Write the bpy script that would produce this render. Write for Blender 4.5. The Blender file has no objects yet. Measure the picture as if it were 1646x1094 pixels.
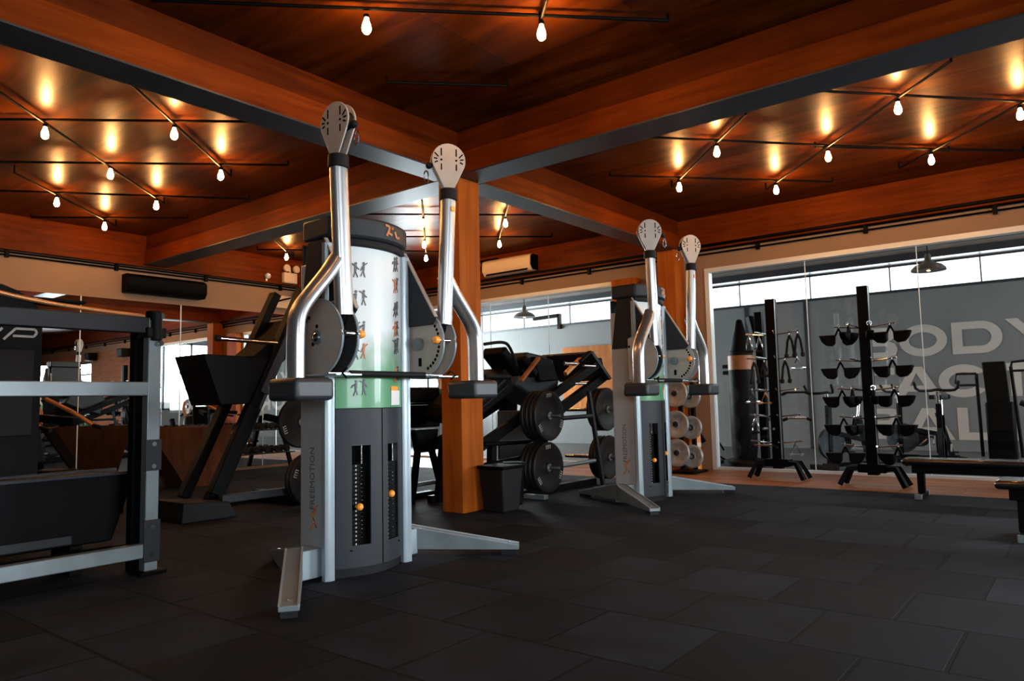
import bpy, bmesh, math, random
from mathutils import Vector, Matrix, Euler
random.seed(7)
R = math.radians
PI = math.pi
S = bpy.context.scene
COL = S.collection

# ------------------------------------------------------------------ camera
FPX, YAW, PITCH, ROLL = 1173.1, 0.90166337, 0.08448885, -0.02205782
cf = Vector((math.sin(YAW)*math.cos(PITCH), math.cos(YAW)*math.cos(PITCH), math.sin(PITCH)))
cr = Vector((math.cos(YAW), -math.sin(YAW), 0))
cu = cr.cross(cf)
cr2 = math.cos(ROLL)*cr + math.sin(ROLL)*cu
cu2 = -math.sin(ROLL)*cr + math.cos(ROLL)*cu
cam_d = bpy.data.cameras.new('camera')
cam = bpy.data.objects.new('camera', cam_d)
COL.objects.link(cam)
cam_d.sensor_fit = 'HORIZONTAL'
cam_d.sensor_width = 36.0
cam_d.lens = FPX/1646*36.0
cam_d.clip_start = 0.05
cam_d.clip_end = 200
M = Matrix.Identity(4)
for i in range(3):
    M[i][0] = cr2[i]; M[i][1] = cu2[i]; M[i][2] = -cf[i]
M[0][3], M[1][3], M[2][3] = 0, 0, 1.1
cam.matrix_world = M
S.camera = cam

# ------------------------------------------------------------------ exposure
S.view_settings.view_transform = 'Standard'
S.view_settings.look = 'None'
S.view_settings.gamma = 1
S.view_settings.use_curve_mapping = False
S.view_settings.exposure = 0.0

# ------------------------------------------------------------------ sky
w = bpy.data.worlds.new('overcast_sky')
S.world = w
w.use_nodes = True
bg = w.node_tree.nodes['Background']
wt = w.node_tree.nodes.new('ShaderNodeTexCoord')
ws_ = w.node_tree.nodes.new('ShaderNodeSeparateXYZ')
w.node_tree.links.new(wt.outputs['Generated'], ws_.inputs[0])
wr = w.node_tree.nodes.new('ShaderNodeValToRGB')
wr.color_ramp.elements[0].position = 0.49; wr.color_ramp.elements[0].color = (0.05, 0.055, 0.05, 1)
wr.color_ramp.elements[1].position = 0.52; wr.color_ramp.elements[1].color = (0.93, 0.97, 1.0, 1)
wm = w.node_tree.nodes.new('ShaderNodeMapRange'); wm.inputs['From Min'].default_value = -1
w.node_tree.links.new(ws_.outputs['Z'], wm.inputs['Value'])
w.node_tree.links.new(wm.outputs['Result'], wr.inputs['Fac'])
w.node_tree.links.new(wr.outputs['Color'], bg.inputs['Color'])
w.node_tree.nodes['Background'].inputs['Strength'].default_value = 2.2

BULB_STRENGTH = 380.0

def area_light(name, loc, size, energy, direction, color=(0.86, 0.93, 1.0), spread=180):
    d = bpy.data.lights.new(name, 'AREA')
    d.shape = 'RECTANGLE'
    d.size, d.size_y = size
    d.energy = energy
    d.color = color
    d.spread = R(spread)
    o = bpy.data.objects.new(name, d)
    COL.objects.link(o)
    o.location = loc
    o.rotation_euler = Vector(direction).to_track_quat('-Z', 'Y').to_euler()
    return o
# daylight outside the windows, some of them unseen and added as fill
area_light('daylight_side_window', (11.5, -5.3, 2.0), (3.6, 1.7), 700, (-1, 0.75, -0.30), spread=125)
area_light('daylight_studio_clerestory', (16.75, 5.5, 3.5), (18.0, 0.55), 420, (-1, 0, -0.25))
area_light('fill_back_window', (3.4, -8.4, 1.9), (4.6, 1.7), 420, (0.0, 1, -0.25), spread=125)  # fill from an unseen window, put in for the machine fronts
area_light('daylight_studio_end', (13.4, -3.9, 2.5), (4.4, 2.2), 420, (-0.1, 1, -0.1))
area_light('fill_studio_far_end', (13.4, 15.0, 2.3), (4.4, 2.4), 1500, (0, -1, -0.05))  # fill through an added window, brightens the far part of the studio wall
area_light('fill_left_window', (-3.6, -3.6, 1.9), (4.0, 1.6), 170, (1, 0.9, -0.25), spread=125)  # fill through an added window, lifts the left sides of the machines

# ------------------------------------------------------------------ materials
def new_mat(name):
    m = bpy.data.materials.new(name)
    m.use_nodes = True
    nt = m.node_tree
    b = nt.nodes['Principled BSDF']
    return m, nt, b

def plain(name, col, rough=0.5, metal=0.0, bump=0.0, bscale=60.0, var=0.0, vscale=4.0, spec=0.5, coat=0.0):
    m, nt, b = new_mat(name)
    b.inputs['Base Color'].default_value = (*col, 1)
    b.inputs['Roughness'].default_value = rough
    b.inputs['Metallic'].default_value = metal
    b.inputs['Specular IOR Level'].default_value = spec
    b.inputs['Coat Weight'].default_value = coat
    tc = nt.nodes.new('ShaderNodeTexCoord')
    if var > 0:
        n = nt.nodes.new('ShaderNodeTexNoise'); n.inputs['Scale'].default_value = vscale
        n.inputs['Detail'].default_value = 5
        nt.links.new(tc.outputs['Object'], n.inputs['Vector'])
        mr = nt.nodes.new('ShaderNodeMapRange')
        mr.inputs['From Min'].default_value = 0.3; mr.inputs['From Max'].default_value = 0.7
        mr.inputs['To Min'].default_value = 1-var; mr.inputs['To Max'].default_value = 1+var
        nt.links.new(n.outputs['Fac'], mr.inputs['Value'])
        mx = nt.nodes.new('ShaderNodeVectorMath'); mx.operation = 'SCALE'
        mx.inputs[0].default_value = col
        nt.links.new(mr.outputs['Result'], mx.inputs['Scale'])
        nt.links.new(mx.outputs['Vector'], b.inputs['Base Color'])
        mr2 = nt.nodes.new('ShaderNodeMapRange')
        mr2.inputs['To Min'].default_value = max(0.03, rough-0.12); mr2.inputs['To Max'].default_value = min(1, rough+0.12)
        nt.links.new(n.outputs['Fac'], mr2.inputs['Value'])
        nt.links.new(mr2.outputs['Result'], b.inputs['Roughness'])
    if bump > 0:
        n2 = nt.nodes.new('ShaderNodeTexNoise'); n2.inputs['Scale'].default_value = bscale
        n2.inputs['Detail'].default_value = 4
        nt.links.new(tc.outputs['Object'], n2.inputs['Vector'])
        bp = nt.nodes.new('ShaderNodeBump'); bp.inputs['Strength'].default_value = bump
        bp.inputs['Distance'].default_value = 0.01
        nt.links.new(n2.outputs['Fac'], bp.inputs['Height'])
        nt.links.new(bp.outputs['Normal'], b.inputs['Normal'])
    return m

def emis(name, col, strength):
    m, nt, b = new_mat(name)
    b.inputs['Base Color'].default_value = (*col, 1)
    b.inputs['Emission Color'].default_value = (*col, 1)
    b.inputs['Emission Strength'].default_value = strength
    return m

def wood(name, c1, c2, scale=(1, 1, 1), rough=0.4, grain=14.0, coat=0.0, bump=0.15, seams=None):
    m, nt, b = new_mat(name)
    tc = nt.nodes.new('ShaderNodeTexCoord')
    mp = nt.nodes.new('ShaderNodeMapping'); mp.inputs['Scale'].default_value = scale
    nt.links.new(tc.outputs['Object'], mp.inputs['Vector'])
    n = nt.nodes.new('ShaderNodeTexNoise'); n.inputs['Scale'].default_value = grain
    n.inputs['Detail'].default_value = 6; n.inputs['Distortion'].default_value = 0.6
    nt.links.new(mp.outputs['Vector'], n.inputs['Vector'])
    r = nt.nodes.new('ShaderNodeValToRGB')
    r.color_ramp.elements[0].position = 0.32; r.color_ramp.elements[0].color = (*c1, 1)
    r.color_ramp.elements[1].position = 0.7; r.color_ramp.elements[1].color = (*c2, 1)
    nt.links.new(n.outputs['Fac'], r.inputs['Fac'])
    out = r.outputs['Color']
    nl = nt.nodes.new('ShaderNodeTexNoise'); nl.inputs['Scale'].default_value = 0.9; nl.inputs['Detail'].default_value = 3
    nt.links.new(tc.outputs['Object'], nl.inputs['Vector'])
    mr = nt.nodes.new('ShaderNodeMapRange'); mr.inputs['From Min'].default_value = 0.3; mr.inputs['From Max'].default_value = 0.7
    mr.inputs['To Min'].default_value = 0.7; mr.inputs['To Max'].default_value = 1.3
    nt.links.new(nl.outputs['Fac'], mr.inputs['Value'])
    mul = nt.nodes.new('ShaderNodeVectorMath'); mul.operation = 'SCALE'
    nt.links.new(out, mul.inputs[0]); nt.links.new(mr.outputs['Result'], mul.inputs['Scale'])
    out = mul.outputs['Vector']
    hgt = n.outputs['Fac']
    if seams:
        br = nt.nodes.new('ShaderNodeTexBrick')
        mp2 = nt.nodes.new('ShaderNodeMapping')
        mp2.inputs['Rotation'].default_value = (0, 0, seams.get('rot', 0))
        nt.links.new(tc.outputs['Object'], mp2.inputs['Vector'])
        nt.links.new(mp2.outputs['Vector'], br.inputs['Vector'])
        br.inputs['Scale'].default_value = 1.0
        br.inputs['Brick Width'].default_value = seams['w']; br.inputs['Row Height'].default_value = seams['h']
        br.inputs['Mortar Size'].default_value = seams.get('m', 0.004)
        br.inputs['Color1'].default_value = (0.75, 0.75, 0.75, 1); br.inputs['Color2'].default_value = (1.15, 1.15, 1.15, 1)
        br.inputs['Mortar'].default_value = (0.1, 0.1, 0.1, 1)
        mm = nt.nodes.new('ShaderNodeVectorMath'); mm.operation = 'MULTIPLY'
        nt.links.new(out, mm.inputs[0]); nt.links.new(br.outputs['Color'], mm.inputs[1])
        out = mm.outputs['Vector']
    nt.links.new(out, b.inputs['Base Color'])
    b.inputs['Roughness'].default_value = rough
    b.inputs['Coat Weight'].default_value = coat
    b.inputs['Coat Roughness'].default_value = 0.27
    b.inputs['Specular IOR Level'].default_value = 0.06
    bp = nt.nodes.new('ShaderNodeBump'); bp.inputs['Strength'].default_value = bump; bp.inputs['Distance'].default_value = 0.004
    nt.links.new(hgt, bp.inputs['Height']); nt.links.new(bp.outputs['Normal'], b.inputs['Normal'])
    return m

def rubber_tiles():
    m, nt, b = new_mat('rubber_tile_floor')
    tc = nt.nodes.new('ShaderNodeTexCoord')
    sx = nt.nodes.new('ShaderNodeSeparateXYZ'); nt.links.new(tc.outputs['Object'], sx.inputs[0])
    ax = nt.nodes.new('ShaderNodeMath'); ax.operation = 'ADD'; ax.inputs[1].default_value = -0.54+61.3
    ay = nt.nodes.new('ShaderNodeMath'); ay.operation = 'ADD'; ay.inputs[1].default_value = -3.665+62.5
    nt.links.new(sx.outputs['Y'], ax.inputs[0]); nt.links.new(sx.outputs['X'], ay.inputs[0])
    cb = nt.nodes.new('ShaderNodeCombineXYZ')
    nt.links.new(ax.outputs[0], cb.inputs['X']); nt.links.new(ay.outputs[0], cb.inputs['Y'])
    # slight waviness of the joints
    nz = nt.nodes.new('ShaderNodeTexNoise'); nz.inputs['Scale'].default_value = 7; nz.inputs['Detail'].default_value = 3
    nt.links.new(tc.outputs['Object'], nz.inputs['Vector'])
    sc = nt.nodes.new('ShaderNodeVectorMath'); sc.operation = 'SCALE'; sc.inputs['Scale'].default_value = 0.012
    nt.links.new(nz.outputs['Color'], sc.inputs[0])
    ad = nt.nodes.new('ShaderNodeVectorMath'); ad.operation = 'ADD'
    nt.links.new(cb.outputs[0], ad.inputs[0]); nt.links.new(sc.outputs['Vector'], ad.inputs[1])
    br = nt.nodes.new('ShaderNodeTexBrick')
    nt.links.new(ad.outputs['Vector'], br.inputs['Vector'])
    br.inputs['Scale'].default_value = 1.0
    br.inputs['Brick Width'].default_value = 0.613; br.inputs['Row Height'].default_value = 0.6285
    br.inputs['Mortar Size'].default_value = 0.011; br.inputs['Mortar Smooth'].default_value = 0.25
    br.inputs['Color1'].default_value = (0.28, 0.28, 0.29, 1); br.inputs['Color2'].default_value = (1.95, 1.95, 2.0, 1)
    br.inputs['Mortar'].default_value = (0.05, 0.05, 0.05, 1)
    n1 = nt.nodes.new('ShaderNodeTexNoise'); n1.inputs['Scale'].default_value = 2.6; n1.inputs['Detail'].default_value = 6
    nt.links.new(tc.outputs['Object'], n1.inputs['Vector'])
    r = nt.nodes.new('ShaderNodeValToRGB')
    r.color_ramp.elements[0].position = 0.3; r.color_ramp.elements[0].color = (0.0020, 0.0027, 0.0043, 1)
    r.color_ramp.elements[1].position = 0.75; r.color_ramp.elements[1].color = (0.0105, 0.0140, 0.0215, 1)
    nt.links.new(n1.outputs['Fac'], r.inputs['Fac'])
    mm = nt.nodes.new('ShaderNodeVectorMath'); mm.operation = 'MULTIPLY'
    nt.links.new(r.outputs['Color'], mm.inputs[0]); nt.links.new(br.outputs['Color'], mm.inputs[1])
    nt.links.new(mm.outputs['Vector'], b.inputs['Base Color'])
    mr = nt.nodes.new('ShaderNodeMapRange'); mr.inputs['To Min'].default_value = 0.72; mr.inputs['To Max'].default_value = 0.98
    nt.links.new(n1.outputs['Fac'], mr.inputs['Value']); nt.links.new(mr.outputs['Result'], b.inputs['Roughness'])
    b.inputs['Specular IOR Level'].default_value = 0.15
    n2 = nt.nodes.new('ShaderNodeTexNoise'); n2.inputs['Scale'].default_value = 240; n2.inputs['Detail'].default_value = 2
    nt.links.new(tc.outputs['Object'], n2.inputs['Vector'])
    bp = nt.nodes.new('ShaderNodeBump'); bp.inputs['Strength'].default_value = 0.35; bp.inputs['Distance'].default_value = 0.002
    nt.links.new(n2.outputs['Fac'], bp.inputs['Height'])
    bp2 = nt.nodes.new('ShaderNodeBump'); bp2.invert = True; bp2.inputs['Strength'].default_value = 0.8; bp2.inputs['Distance'].default_value = 0.01
    nt.links.new(br.outputs['Fac'], bp2.inputs['Height']); nt.links.new(bp.outputs['Normal'], bp2.inputs['Normal'])
    nt.links.new(bp2.outputs['Normal'], b.inputs['Normal'])
    return m

def glass_pane():
    m, nt, b = new_mat('clear_glass_pane')
    nt.nodes.remove(b)
    out = nt.nodes['Material Output']
    tr = nt.nodes.new('ShaderNodeBsdfTransparent'); tr.inputs['Color'].default_value = (0.93, 0.96, 0.95, 1)
    gl = nt.nodes.new('ShaderNodeBsdfGlossy'); gl.inputs['Roughness'].default_value = 0.0
    lw = nt.nodes.new('ShaderNodeLayerWeight'); lw.inputs['Blend'].default_value = 0.5
    pw = nt.nodes.new('ShaderNodeMath'); pw.operation = 'POWER'; pw.inputs[1].default_value = 5
    nt.links.new(lw.outputs['Facing'], pw.inputs[0])
    fr = nt.nodes.new('ShaderNodeMapRange'); fr.inputs['To Min'].default_value = 0.04; fr.inputs['To Max'].default_value = 0.9
    nt.links.new(pw.outputs[0], fr.inputs['Value'])
    mx = nt.nodes.new('ShaderNodeMixShader')
    nt.links.new(fr.outputs[0], mx.inputs[0]); nt.links.new(tr.outputs[0], mx.inputs[1]); nt.links.new(gl.outputs[0], mx.inputs[2])
    nt.links.new(mx.outputs[0], out.inputs['Surface'])
    return m

def brick_mat():
    m, nt, b = new_mat('orange_brick')
    tc = nt.nodes.new('ShaderNodeTexCoord')
    sx = nt.nodes.new('ShaderNodeSeparateXYZ'); nt.links.new(tc.outputs['Object'], sx.inputs[0])
    cb = nt.nodes.new('ShaderNodeCombineXYZ'); nt.links.new(sx.outputs['Y'], cb.inputs['X']); nt.links.new(sx.outputs['Z'], cb.inputs['Y'])
    br = nt.nodes.new('ShaderNodeTexBrick'); nt.links.new(cb.outputs[0], br.inputs['Vector'])
    br.inputs['Scale'].default_value = 1; br.inputs['Brick Width'].default_value = 0.23; br.inputs['Row Height'].default_value = 0.075
    br.inputs['Mortar Size'].default_value = 0.006
    br.inputs['Color1'].default_value = (0.42, 0.15, 0.055, 1); br.inputs['Color2'].default_value = (0.3, 0.1, 0.035, 1)
    br.inputs['Mortar'].default_value = (0.35, 0.22, 0.13, 1)
    nt.links.new(br.outputs['Color'], b.inputs['Base Color']); b.inputs['Roughness'].default_value = 0.8
    bp = nt.nodes.new('ShaderNodeBump'); bp.invert = True; bp.inputs['Distance'].default_value = 0.01
    nt.links.new(br.outputs['Fac'], bp.inputs['Height']); nt.links.new(bp.outputs['Normal'], b.inputs['Normal'])
    return m

def poster_mat():
    # printed exercise chart: white field that turns green in its lower third
    m, nt, b = new_mat('exercise_chart_print')
    tc = nt.nodes.new('ShaderNodeTexCoord')
    sx = nt.nodes.new('ShaderNodeSeparateXYZ'); nt.links.new(tc.outputs['Object'], sx.inputs[0])
    n = nt.nodes.new('ShaderNodeTexNoise'); n.inputs['Scale'].default_value = 5; n.inputs['Detail'].default_value = 2
    nt.links.new(tc.outputs['Object'], n.inputs['Vector'])
    mr = nt.nodes.new('ShaderNodeMapRange'); mr.inputs['To Min'].default_value = -0.22; mr.inputs['To Max'].default_value = 0.22
    nt.links.new(n.outputs['Fac'], mr.inputs['Value'])
    a = nt.nodes.new('ShaderNodeMath'); a.operation = 'ADD'
    nt.links.new(sx.outputs['Z'], a.inputs[0]); nt.links.new(mr.outputs['Result'], a.inputs[1])
    r = nt.nodes.new('ShaderNodeMapRange'); r.inputs['From Min'].default_value = 1.28; r.inputs['From Max'].default_value = 1.62
    nt.links.new(a.outputs[0], r.inputs['Value'])
    cr_ = nt.nodes.new('ShaderNodeValToRGB')
    cr_.color_ramp.elements[0].color = (0.09, 0.27, 0.13, 1); cr_.color_ramp.elements[1].color = (0.68, 0.72, 0.72, 1)
    nt.links.new(r.outputs['Result'], cr_.inputs['Fac'])
    nt.links.new(cr_.outputs['Color'], b.inputs['Base Color'])
    b.inputs['Roughness'].default_value = 0.35
    b.inputs['Coat Weight'].default_value = 0.12
    b.inputs['Specular IOR Level'].default_value = 0.3
    return m

MT = {}
MT['rubber'] = rubber_tiles()
MT['glass'] = glass_pane()
MT['brick'] = brick_mat()
MT['chart'] = poster_mat()
MT['mirror'] = plain('mirror_silvering', (0.80, 0.83, 0.82), 0.005, 1.0)
MT['ceiling'] = wood('varnished_plywood', (0.030, 0.0055, 0.0003), (0.125, 0.031, 0.0026), (1, 0.12, 1), 0.40, 7, coat=0.24, bump=0.06, seams=dict(w=2.44, h=1.22, m=0.003))
MT['beam_x'] = wood('stained_timber_beam', (0.088, 0.0135, 0.0007), (0.155, 0.027, 0.0016), (0.08, 1, 1), 0.48, 16, bump=0.3)
MT['beam_y'] = wood('stained_timber_cross_beam', (0.088, 0.0135, 0.0007), (0.155, 0.027, 0.0016), (1, 0.08, 1), 0.48, 16, bump=0.3)
MT['beam_x2'] = wood('darker_timber_plate', (0.048, 0.0075, 0.0004), (0.085, 0.0145, 0.0008), (0.08, 1, 1), 0.48, 16, bump=0.3)  # upper plates coloured darker than the beams below
MT['beam_y2'] = wood('darker_cross_plate', (0.048, 0.0075, 0.0004), (0.085, 0.0145, 0.0008), (1, 0.08, 1), 0.48, 16, bump=0.3)
MT['beam_z'] = wood('stained_timber_post', (0.25, 0.055, 0.006), (0.37, 0.095, 0.012), (1, 1, 0.06), 0.42, 14, bump=0.3)
MT['woodfloor'] = wood('oiled_plank_floor', (0.20, 0.075, 0.026), (0.36, 0.15, 0.055), (1, 0.1, 1), 0.45, 10, coat=0.0, seams=dict(w=1.2, h=0.14, rot=PI/2))
MT['tan'] = plain('tan_plaster', (0.27, 0.165, 0.095), 0.75, bump=0.1, bscale=40, var=0.06, vscale=2)
MT['greywall'] = plain('grey_painted_wall', (0.14, 0.145, 0.145), 0.75, var=0.08, vscale=1.2)
MT['letter'] = plain('pale_wall_paint', (0.40, 0.36, 0.33), 0.7, var=0.05)
MT['soffit'] = plain('pale_board_soffit', (0.50, 0.46, 0.42), 0.6, var=0.15, vscale=2)
MT['darksteel'] = plain('dark_steel_beam', (0.022, 0.028, 0.034), 0.36, spec=0.35)
MT['whiteframe'] = plain('white_aluminium_frame', (0.62, 0.66, 0.68), 0.4, 0.2)
MT['darkfloor'] = plain('dark_studio_floor', (0.05, 0.05, 0.05), 0.5, var=0.2)
MT['darkwall'] = plain('dark_back_wall', (0.03, 0.02, 0.015), 0.8, var=0.1)
MT['silver'] = plain('silver_powder_coat', (0.34, 0.345, 0.34), 0.40, 0.2, var=0.05, vscale=9)
MT['brightsilver'] = plain('bright_anodised_aluminium', (0.27, 0.325, 0.355), 0.32, 0.35, var=0.03)
MT['champagne'] = plain('satin_nickel_plate', (0.36, 0.32, 0.28), 0.40, 0.2, var=0.06, vscale=12)
MT['shroud'] = plain('charcoal_moulded_plastic', (0.018, 0.0215, 0.026), 0.45, spec=0.25, bump=0.12, bscale=350)
MT['black'] = plain('black_powder_coat', (0.0016, 0.0016, 0.0018), 0.5, var=0.1, spec=0.06)
MT['matblack'] = plain('matt_black_rubber', (0.005, 0.005, 0.0055), 0.65, spec=0.2, bump=0.15, bscale=120)
MT['pad'] = plain('black_vinyl_upholstery', (0.0018, 0.0018, 0.0021), 0.55, bump=0.15, bscale=90, spec=0.08)
MT['benchpad'] = plain('glossy_black_bench_vinyl', (0.004, 0.004, 0.0045), 0.24, bump=0.04, bscale=90, spec=1.0, coat=0.5)
MT['lampshade'] = plain('dark_spun_metal_shade', (0.10, 0.09, 0.08), 0.3, 0.7)
MT['rustpatch'] = plain('rust_orange_vinyl', (0.26, 0.075, 0.015), 0.5)
MT['armsilver'] = plain('satin_silver_tube', (0.47, 0.48, 0.49), 0.30, 0.85)
MT['greypad'] = plain('grey_moulded_pad', (0.018, 0.020, 0.024), 0.45, bump=0.1, bscale=200)
MT['gunmetal'] = plain('gunmetal_steel', (0.012, 0.014, 0.018), 0.5, 0.0, spec=0.25, var=0.1)
MT['steelgrey'] = plain('brushed_grey_steel', (0.155, 0.185, 0.195), 0.38, 0.4, var=0.1, vscale=6)
MT['chrome'] = plain('polished_chrome', (0.75, 0.76, 0.78), 0.13, 1.0)
MT['plate'] = plain('black_rubber_plate', (0.009, 0.0075, 0.0065), 0.45, spec=0.25, bump=0.1, bscale=100, var=0.1)
MT['greyplate'] = plain('cast_iron_grey_plate', (0.30, 0.29, 0.27), 0.45, 0.5, var=0.25, vscale=14)
MT['mark'] = plain('pale_grey_lettering', (0.35, 0.34, 0.32), 0.6)
MT['orange'] = plain('orange_plastic', (0.95, 0.33, 0.035), 0.35)
MT['orangewood'] = wood('orange_board', (0.26, 0.08, 0.02), (0.40, 0.14, 0.04), (1, 1, 0.2), 0.5, 9)
MT['copper'] = plain('copper_coloured_tube', (0.55, 0.25, 0.10), 0.35, 0.6)
MT['darkwood'] = wood('dark_stained_plywood', (0.05, 0.018, 0.008), (0.10, 0.036, 0.014), (1, 1, 0.2), 0.5, 9)
MT['white'] = plain('white_plastic', (0.72, 0.70, 0.66), 0.45)
MT['cream'] = plain('cream_enamel', (0.62, 0.47, 0.32), 0.5)
MT['green'] = plain('green_cleaning_fluid', (0.20, 0.48, 0.25), 0.3)
MT['bulb'] = emis('glowing_filament_bulb', (1.0, 0.47, 0.14), BULB_STRENGTH)
MT['warmlamp'] = emis('lit_pendant_lamp', (1.0, 0.62, 0.30), 14)
MT['spot'] = emis('small_studio_spot', (1.0, 0.9, 0.75), 25)
MT['ink'] = plain('dark_printing_ink', (0.07, 0.075, 0.085), 0.5)
MT['rust'] = plain('brown_printing_ink', (0.45, 0.14, 0.04), 0.5)
MT['logo'] = plain('grey_logo_print', (0.28, 0.28, 0.27), 0.5)
MT['hedge'] = plain('hedge_leaves', (0.10, 0.30, 0.08), 0.7, var=0.5, vscale=14)
MT['trunk'] = plain('hedge_stem', (0.10, 0.06, 0.03), 0.8)
# ------------------------------------------------------------------ helpers
V = Vector
BASE = {}

def base_of(o):
    b = V((0, 0, 0))
    while o is not None:
        b = b + BASE.get(o.name, V((0, 0, 0)))
        o = o.parent
    return b

def tag(o, label=None, cat=None, group=None, kind=None):
    if label: o['label'] = label
    if cat: o['category'] = cat
    if group: o['group'] = group
    if kind: o['kind'] = kind
    return o

def thing(name, label, cat, loc, group=None):
    o = bpy.data.objects.new(name, None)
    o.empty_display_size = 0.1
    COL.objects.link(o)
    o.location = loc
    BASE[o.name] = V(loc)
    return tag(o, label, cat, group)

def frame_of(d, up=V((0, 0, 1))):
    d = d.normalized()
    if abs(d.dot(up)) > 0.995:
        up = V((0, 1, 0)) if abs(d.y) < 0.9 else V((1, 0, 0))
    s = d.cross(up).normalized()
    u = s.cross(d).normalized()
    return d, s, u

class MB:
    """collects shapes given in world (or root-local) coordinates"""
    def __init__(self):
        self.bm = bmesh.new()
    def quadring(self, rings, close=True, cap=True):
        rv = [[self.bm.verts.new(p) for p in r] for r in rings]
        n = len(rv[0])
        for a, b in zip(rv[:-1], rv[1:]):
            for i in range(n if close else n-1):
                j = (i+1) % n
                try: self.bm.faces.new((a[i], a[j], b[j], b[i]))
                except ValueError: pass
        if cap and close:
            for r in (rv[0][::-1], rv[-1]):
                try: self.bm.faces.new(r)
                except ValueError: pass
        return self
    def box(self, lo, hi, rot=None, piv=None):
        lo, hi = V(lo), V(hi)
        ps = [V((x, y, z)) for z in (lo.z, hi.z) for x, y in ((lo.x, lo.y), (hi.x, lo.y), (hi.x, hi.y), (lo.x, hi.y))]
        if rot is not None:
            c = V(piv) if piv is not None else (lo+hi)/2
            ps = [c + rot @ (p-c) for p in ps]
        v = [self.bm.verts.new(p) for p in ps]
        for f in ((3, 2, 1, 0), (4, 5, 6, 7), (0, 1, 5, 4), (1, 2, 6, 5), (2, 3, 7, 6), (3, 0, 4, 7)):
            self.bm.faces.new([v[i] for i in f])
        return self
    def cbox(self, c, size, rz=0, rx=0, ry=0):
        c = V(c); h = V(size)/2
        return self.box(c-h, c+h, Euler((rx, ry, rz)).to_matrix())
    def bar(self, a, b, w, h=None, up=V((0, 0, 1)), w2=None, h2=None):
        a, b = V(a), V(b); h = h or w
        w2 = w2 or w; h2 = h2 or h
        d, s, u = frame_of(b-a, V(up))
        r = []
        for p, ww, hh in ((a, w, h), (b, w2, h2)):
            r.append([p - s*ww/2 - u*hh/2, p + s*ww/2 - u*hh/2, p + s*ww/2 + u*hh/2, p - s*ww/2 + u*hh/2])
        return self.quadring(r)
    def cyl(self, a, b, r, r2=None, seg=16):
        a, b = V(a), V(b); r2 = r if r2 is None else r2
        d, s, u = frame_of(b-a)
        rings = [[p + (s*math.cos(t) + u*math.sin(t))*rr for t in [2*PI*i/seg for i in range(seg)]] for p, rr in ((a, r), (b, r2))]
        return self.quadring(rings)
    def tube(self, pts, r, seg=10, ry=None, up=V((0, 0, 1)), sq=1.0, smooth=0):
        """sweep of an ellipse (r along side, ry along up); sq<1 squares it"""
        pts = [V(p) for p in pts]
        for _ in range(smooth):
            q = [pts[0]]
            for a, b in zip(pts[:-1], pts[1:]):
                q += [a.lerp(b, .25), a.lerp(b, .75)]
            pts = q + [pts[-1]]
        ry = ry or r
        rings = []
        for i, p in enumerate(pts):
            d = (pts[min(i+1, len(pts)-1)] - pts[max(i-1, 0)])
            d, s, u = frame_of(d, V(up))
            ring = []
            for k in range(seg):
                t = 2*PI*(k+.5)/seg
                c_, s_ = math.cos(t), math.sin(t)
                c_ = math.copysign(abs(c_)**sq, c_); s_ = math.copysign(abs(s_)**sq, s_)
                ring.append(p + s*c_*r + u*s_*ry)
            rings.append(ring)
        return self.quadring(rings)
    def lathe(self, prof, o=(0, 0, 0), axis=(0, 0, 1), seg=24):
        """prof: (radius, along axis)"""
        o = V(o); d, s, u = frame_of(V(axis))
        rings = [[o + d*h + (s*math.cos(2*PI*i/seg) + u*math.sin(2*PI*i/seg))*max(r, 1e-4) for i in range(seg)] for r, h in prof]
        return self.quadring(rings)
    def ringlathe(self, prof, o=(0, 0, 0), axis=(0, 0, 1), seg=24):
        """lathe of a closed profile: leaves the bore open"""
        o = V(o); d, s, u = frame_of(V(axis))
        prof = list(prof)
        rv = [[self.bm.verts.new(o + d*h + (s*math.cos(2*PI*i/seg) + u*math.sin(2*PI*i/seg))*r) for i in range(seg)] for r, h in prof]
        n = len(rv)
        for k in range(n):
            a, b = rv[k], rv[(k+1) % n]
            for i in range(seg):
                j = (i+1) % seg
                self.bm.faces.new((a[i], a[j], b[j], b[i]))
        return self
    def prism(self, poly, a, b):
        """poly: list of 3D points; extruded from offset a to offset b (vectors)"""
        a, b = V(a), V(b)
        n = len(poly)
        v0 = [self.bm.verts.new(V(p)+a) for p in poly]; v1 = [self.bm.verts.new(V(p)+b) for p in poly]
        self.bm.faces.new(v0[::-1]); self.bm.faces.new(v1)
        for i in range(n):
            j = (i+1) % n
            self.bm.faces.new((v0[i], v0[j], v1[j], v1[i]))
        return self
    def pxz(self, poly, y0, y1):
        return self.prism([(x, 0, z) for x, z in poly], (0, y0, 0), (0, y1, 0))
    def pyz(self, poly, x0, x1):
        return self.prism([(0, y, z) for y, z in poly], (x0, 0, 0), (x1, 0, 0))
    def pxy(self, poly, z0, z1):
        return self.prism([(x, y, 0) for x, y in poly], (0, 0, z0), (0, 0, z1))
    def ball(self, c, r, sc=(1, 1, 1), seg=16):
        n = seg//2
        prof = [(r*math.sin(PI*i/n), -r*math.cos(PI*i/n)) for i in range(n+1)]
        c = V(c)
        rings = [[c + V((rr*math.cos(2*PI*i/seg)*sc[0], rr*math.sin(2*PI*i/seg)*sc[1], h*sc[2])) for i in range(seg)] for rr, h in [(max(a, 1e-4), b) for a, b in prof]]
        return self.quadring(rings)
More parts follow.
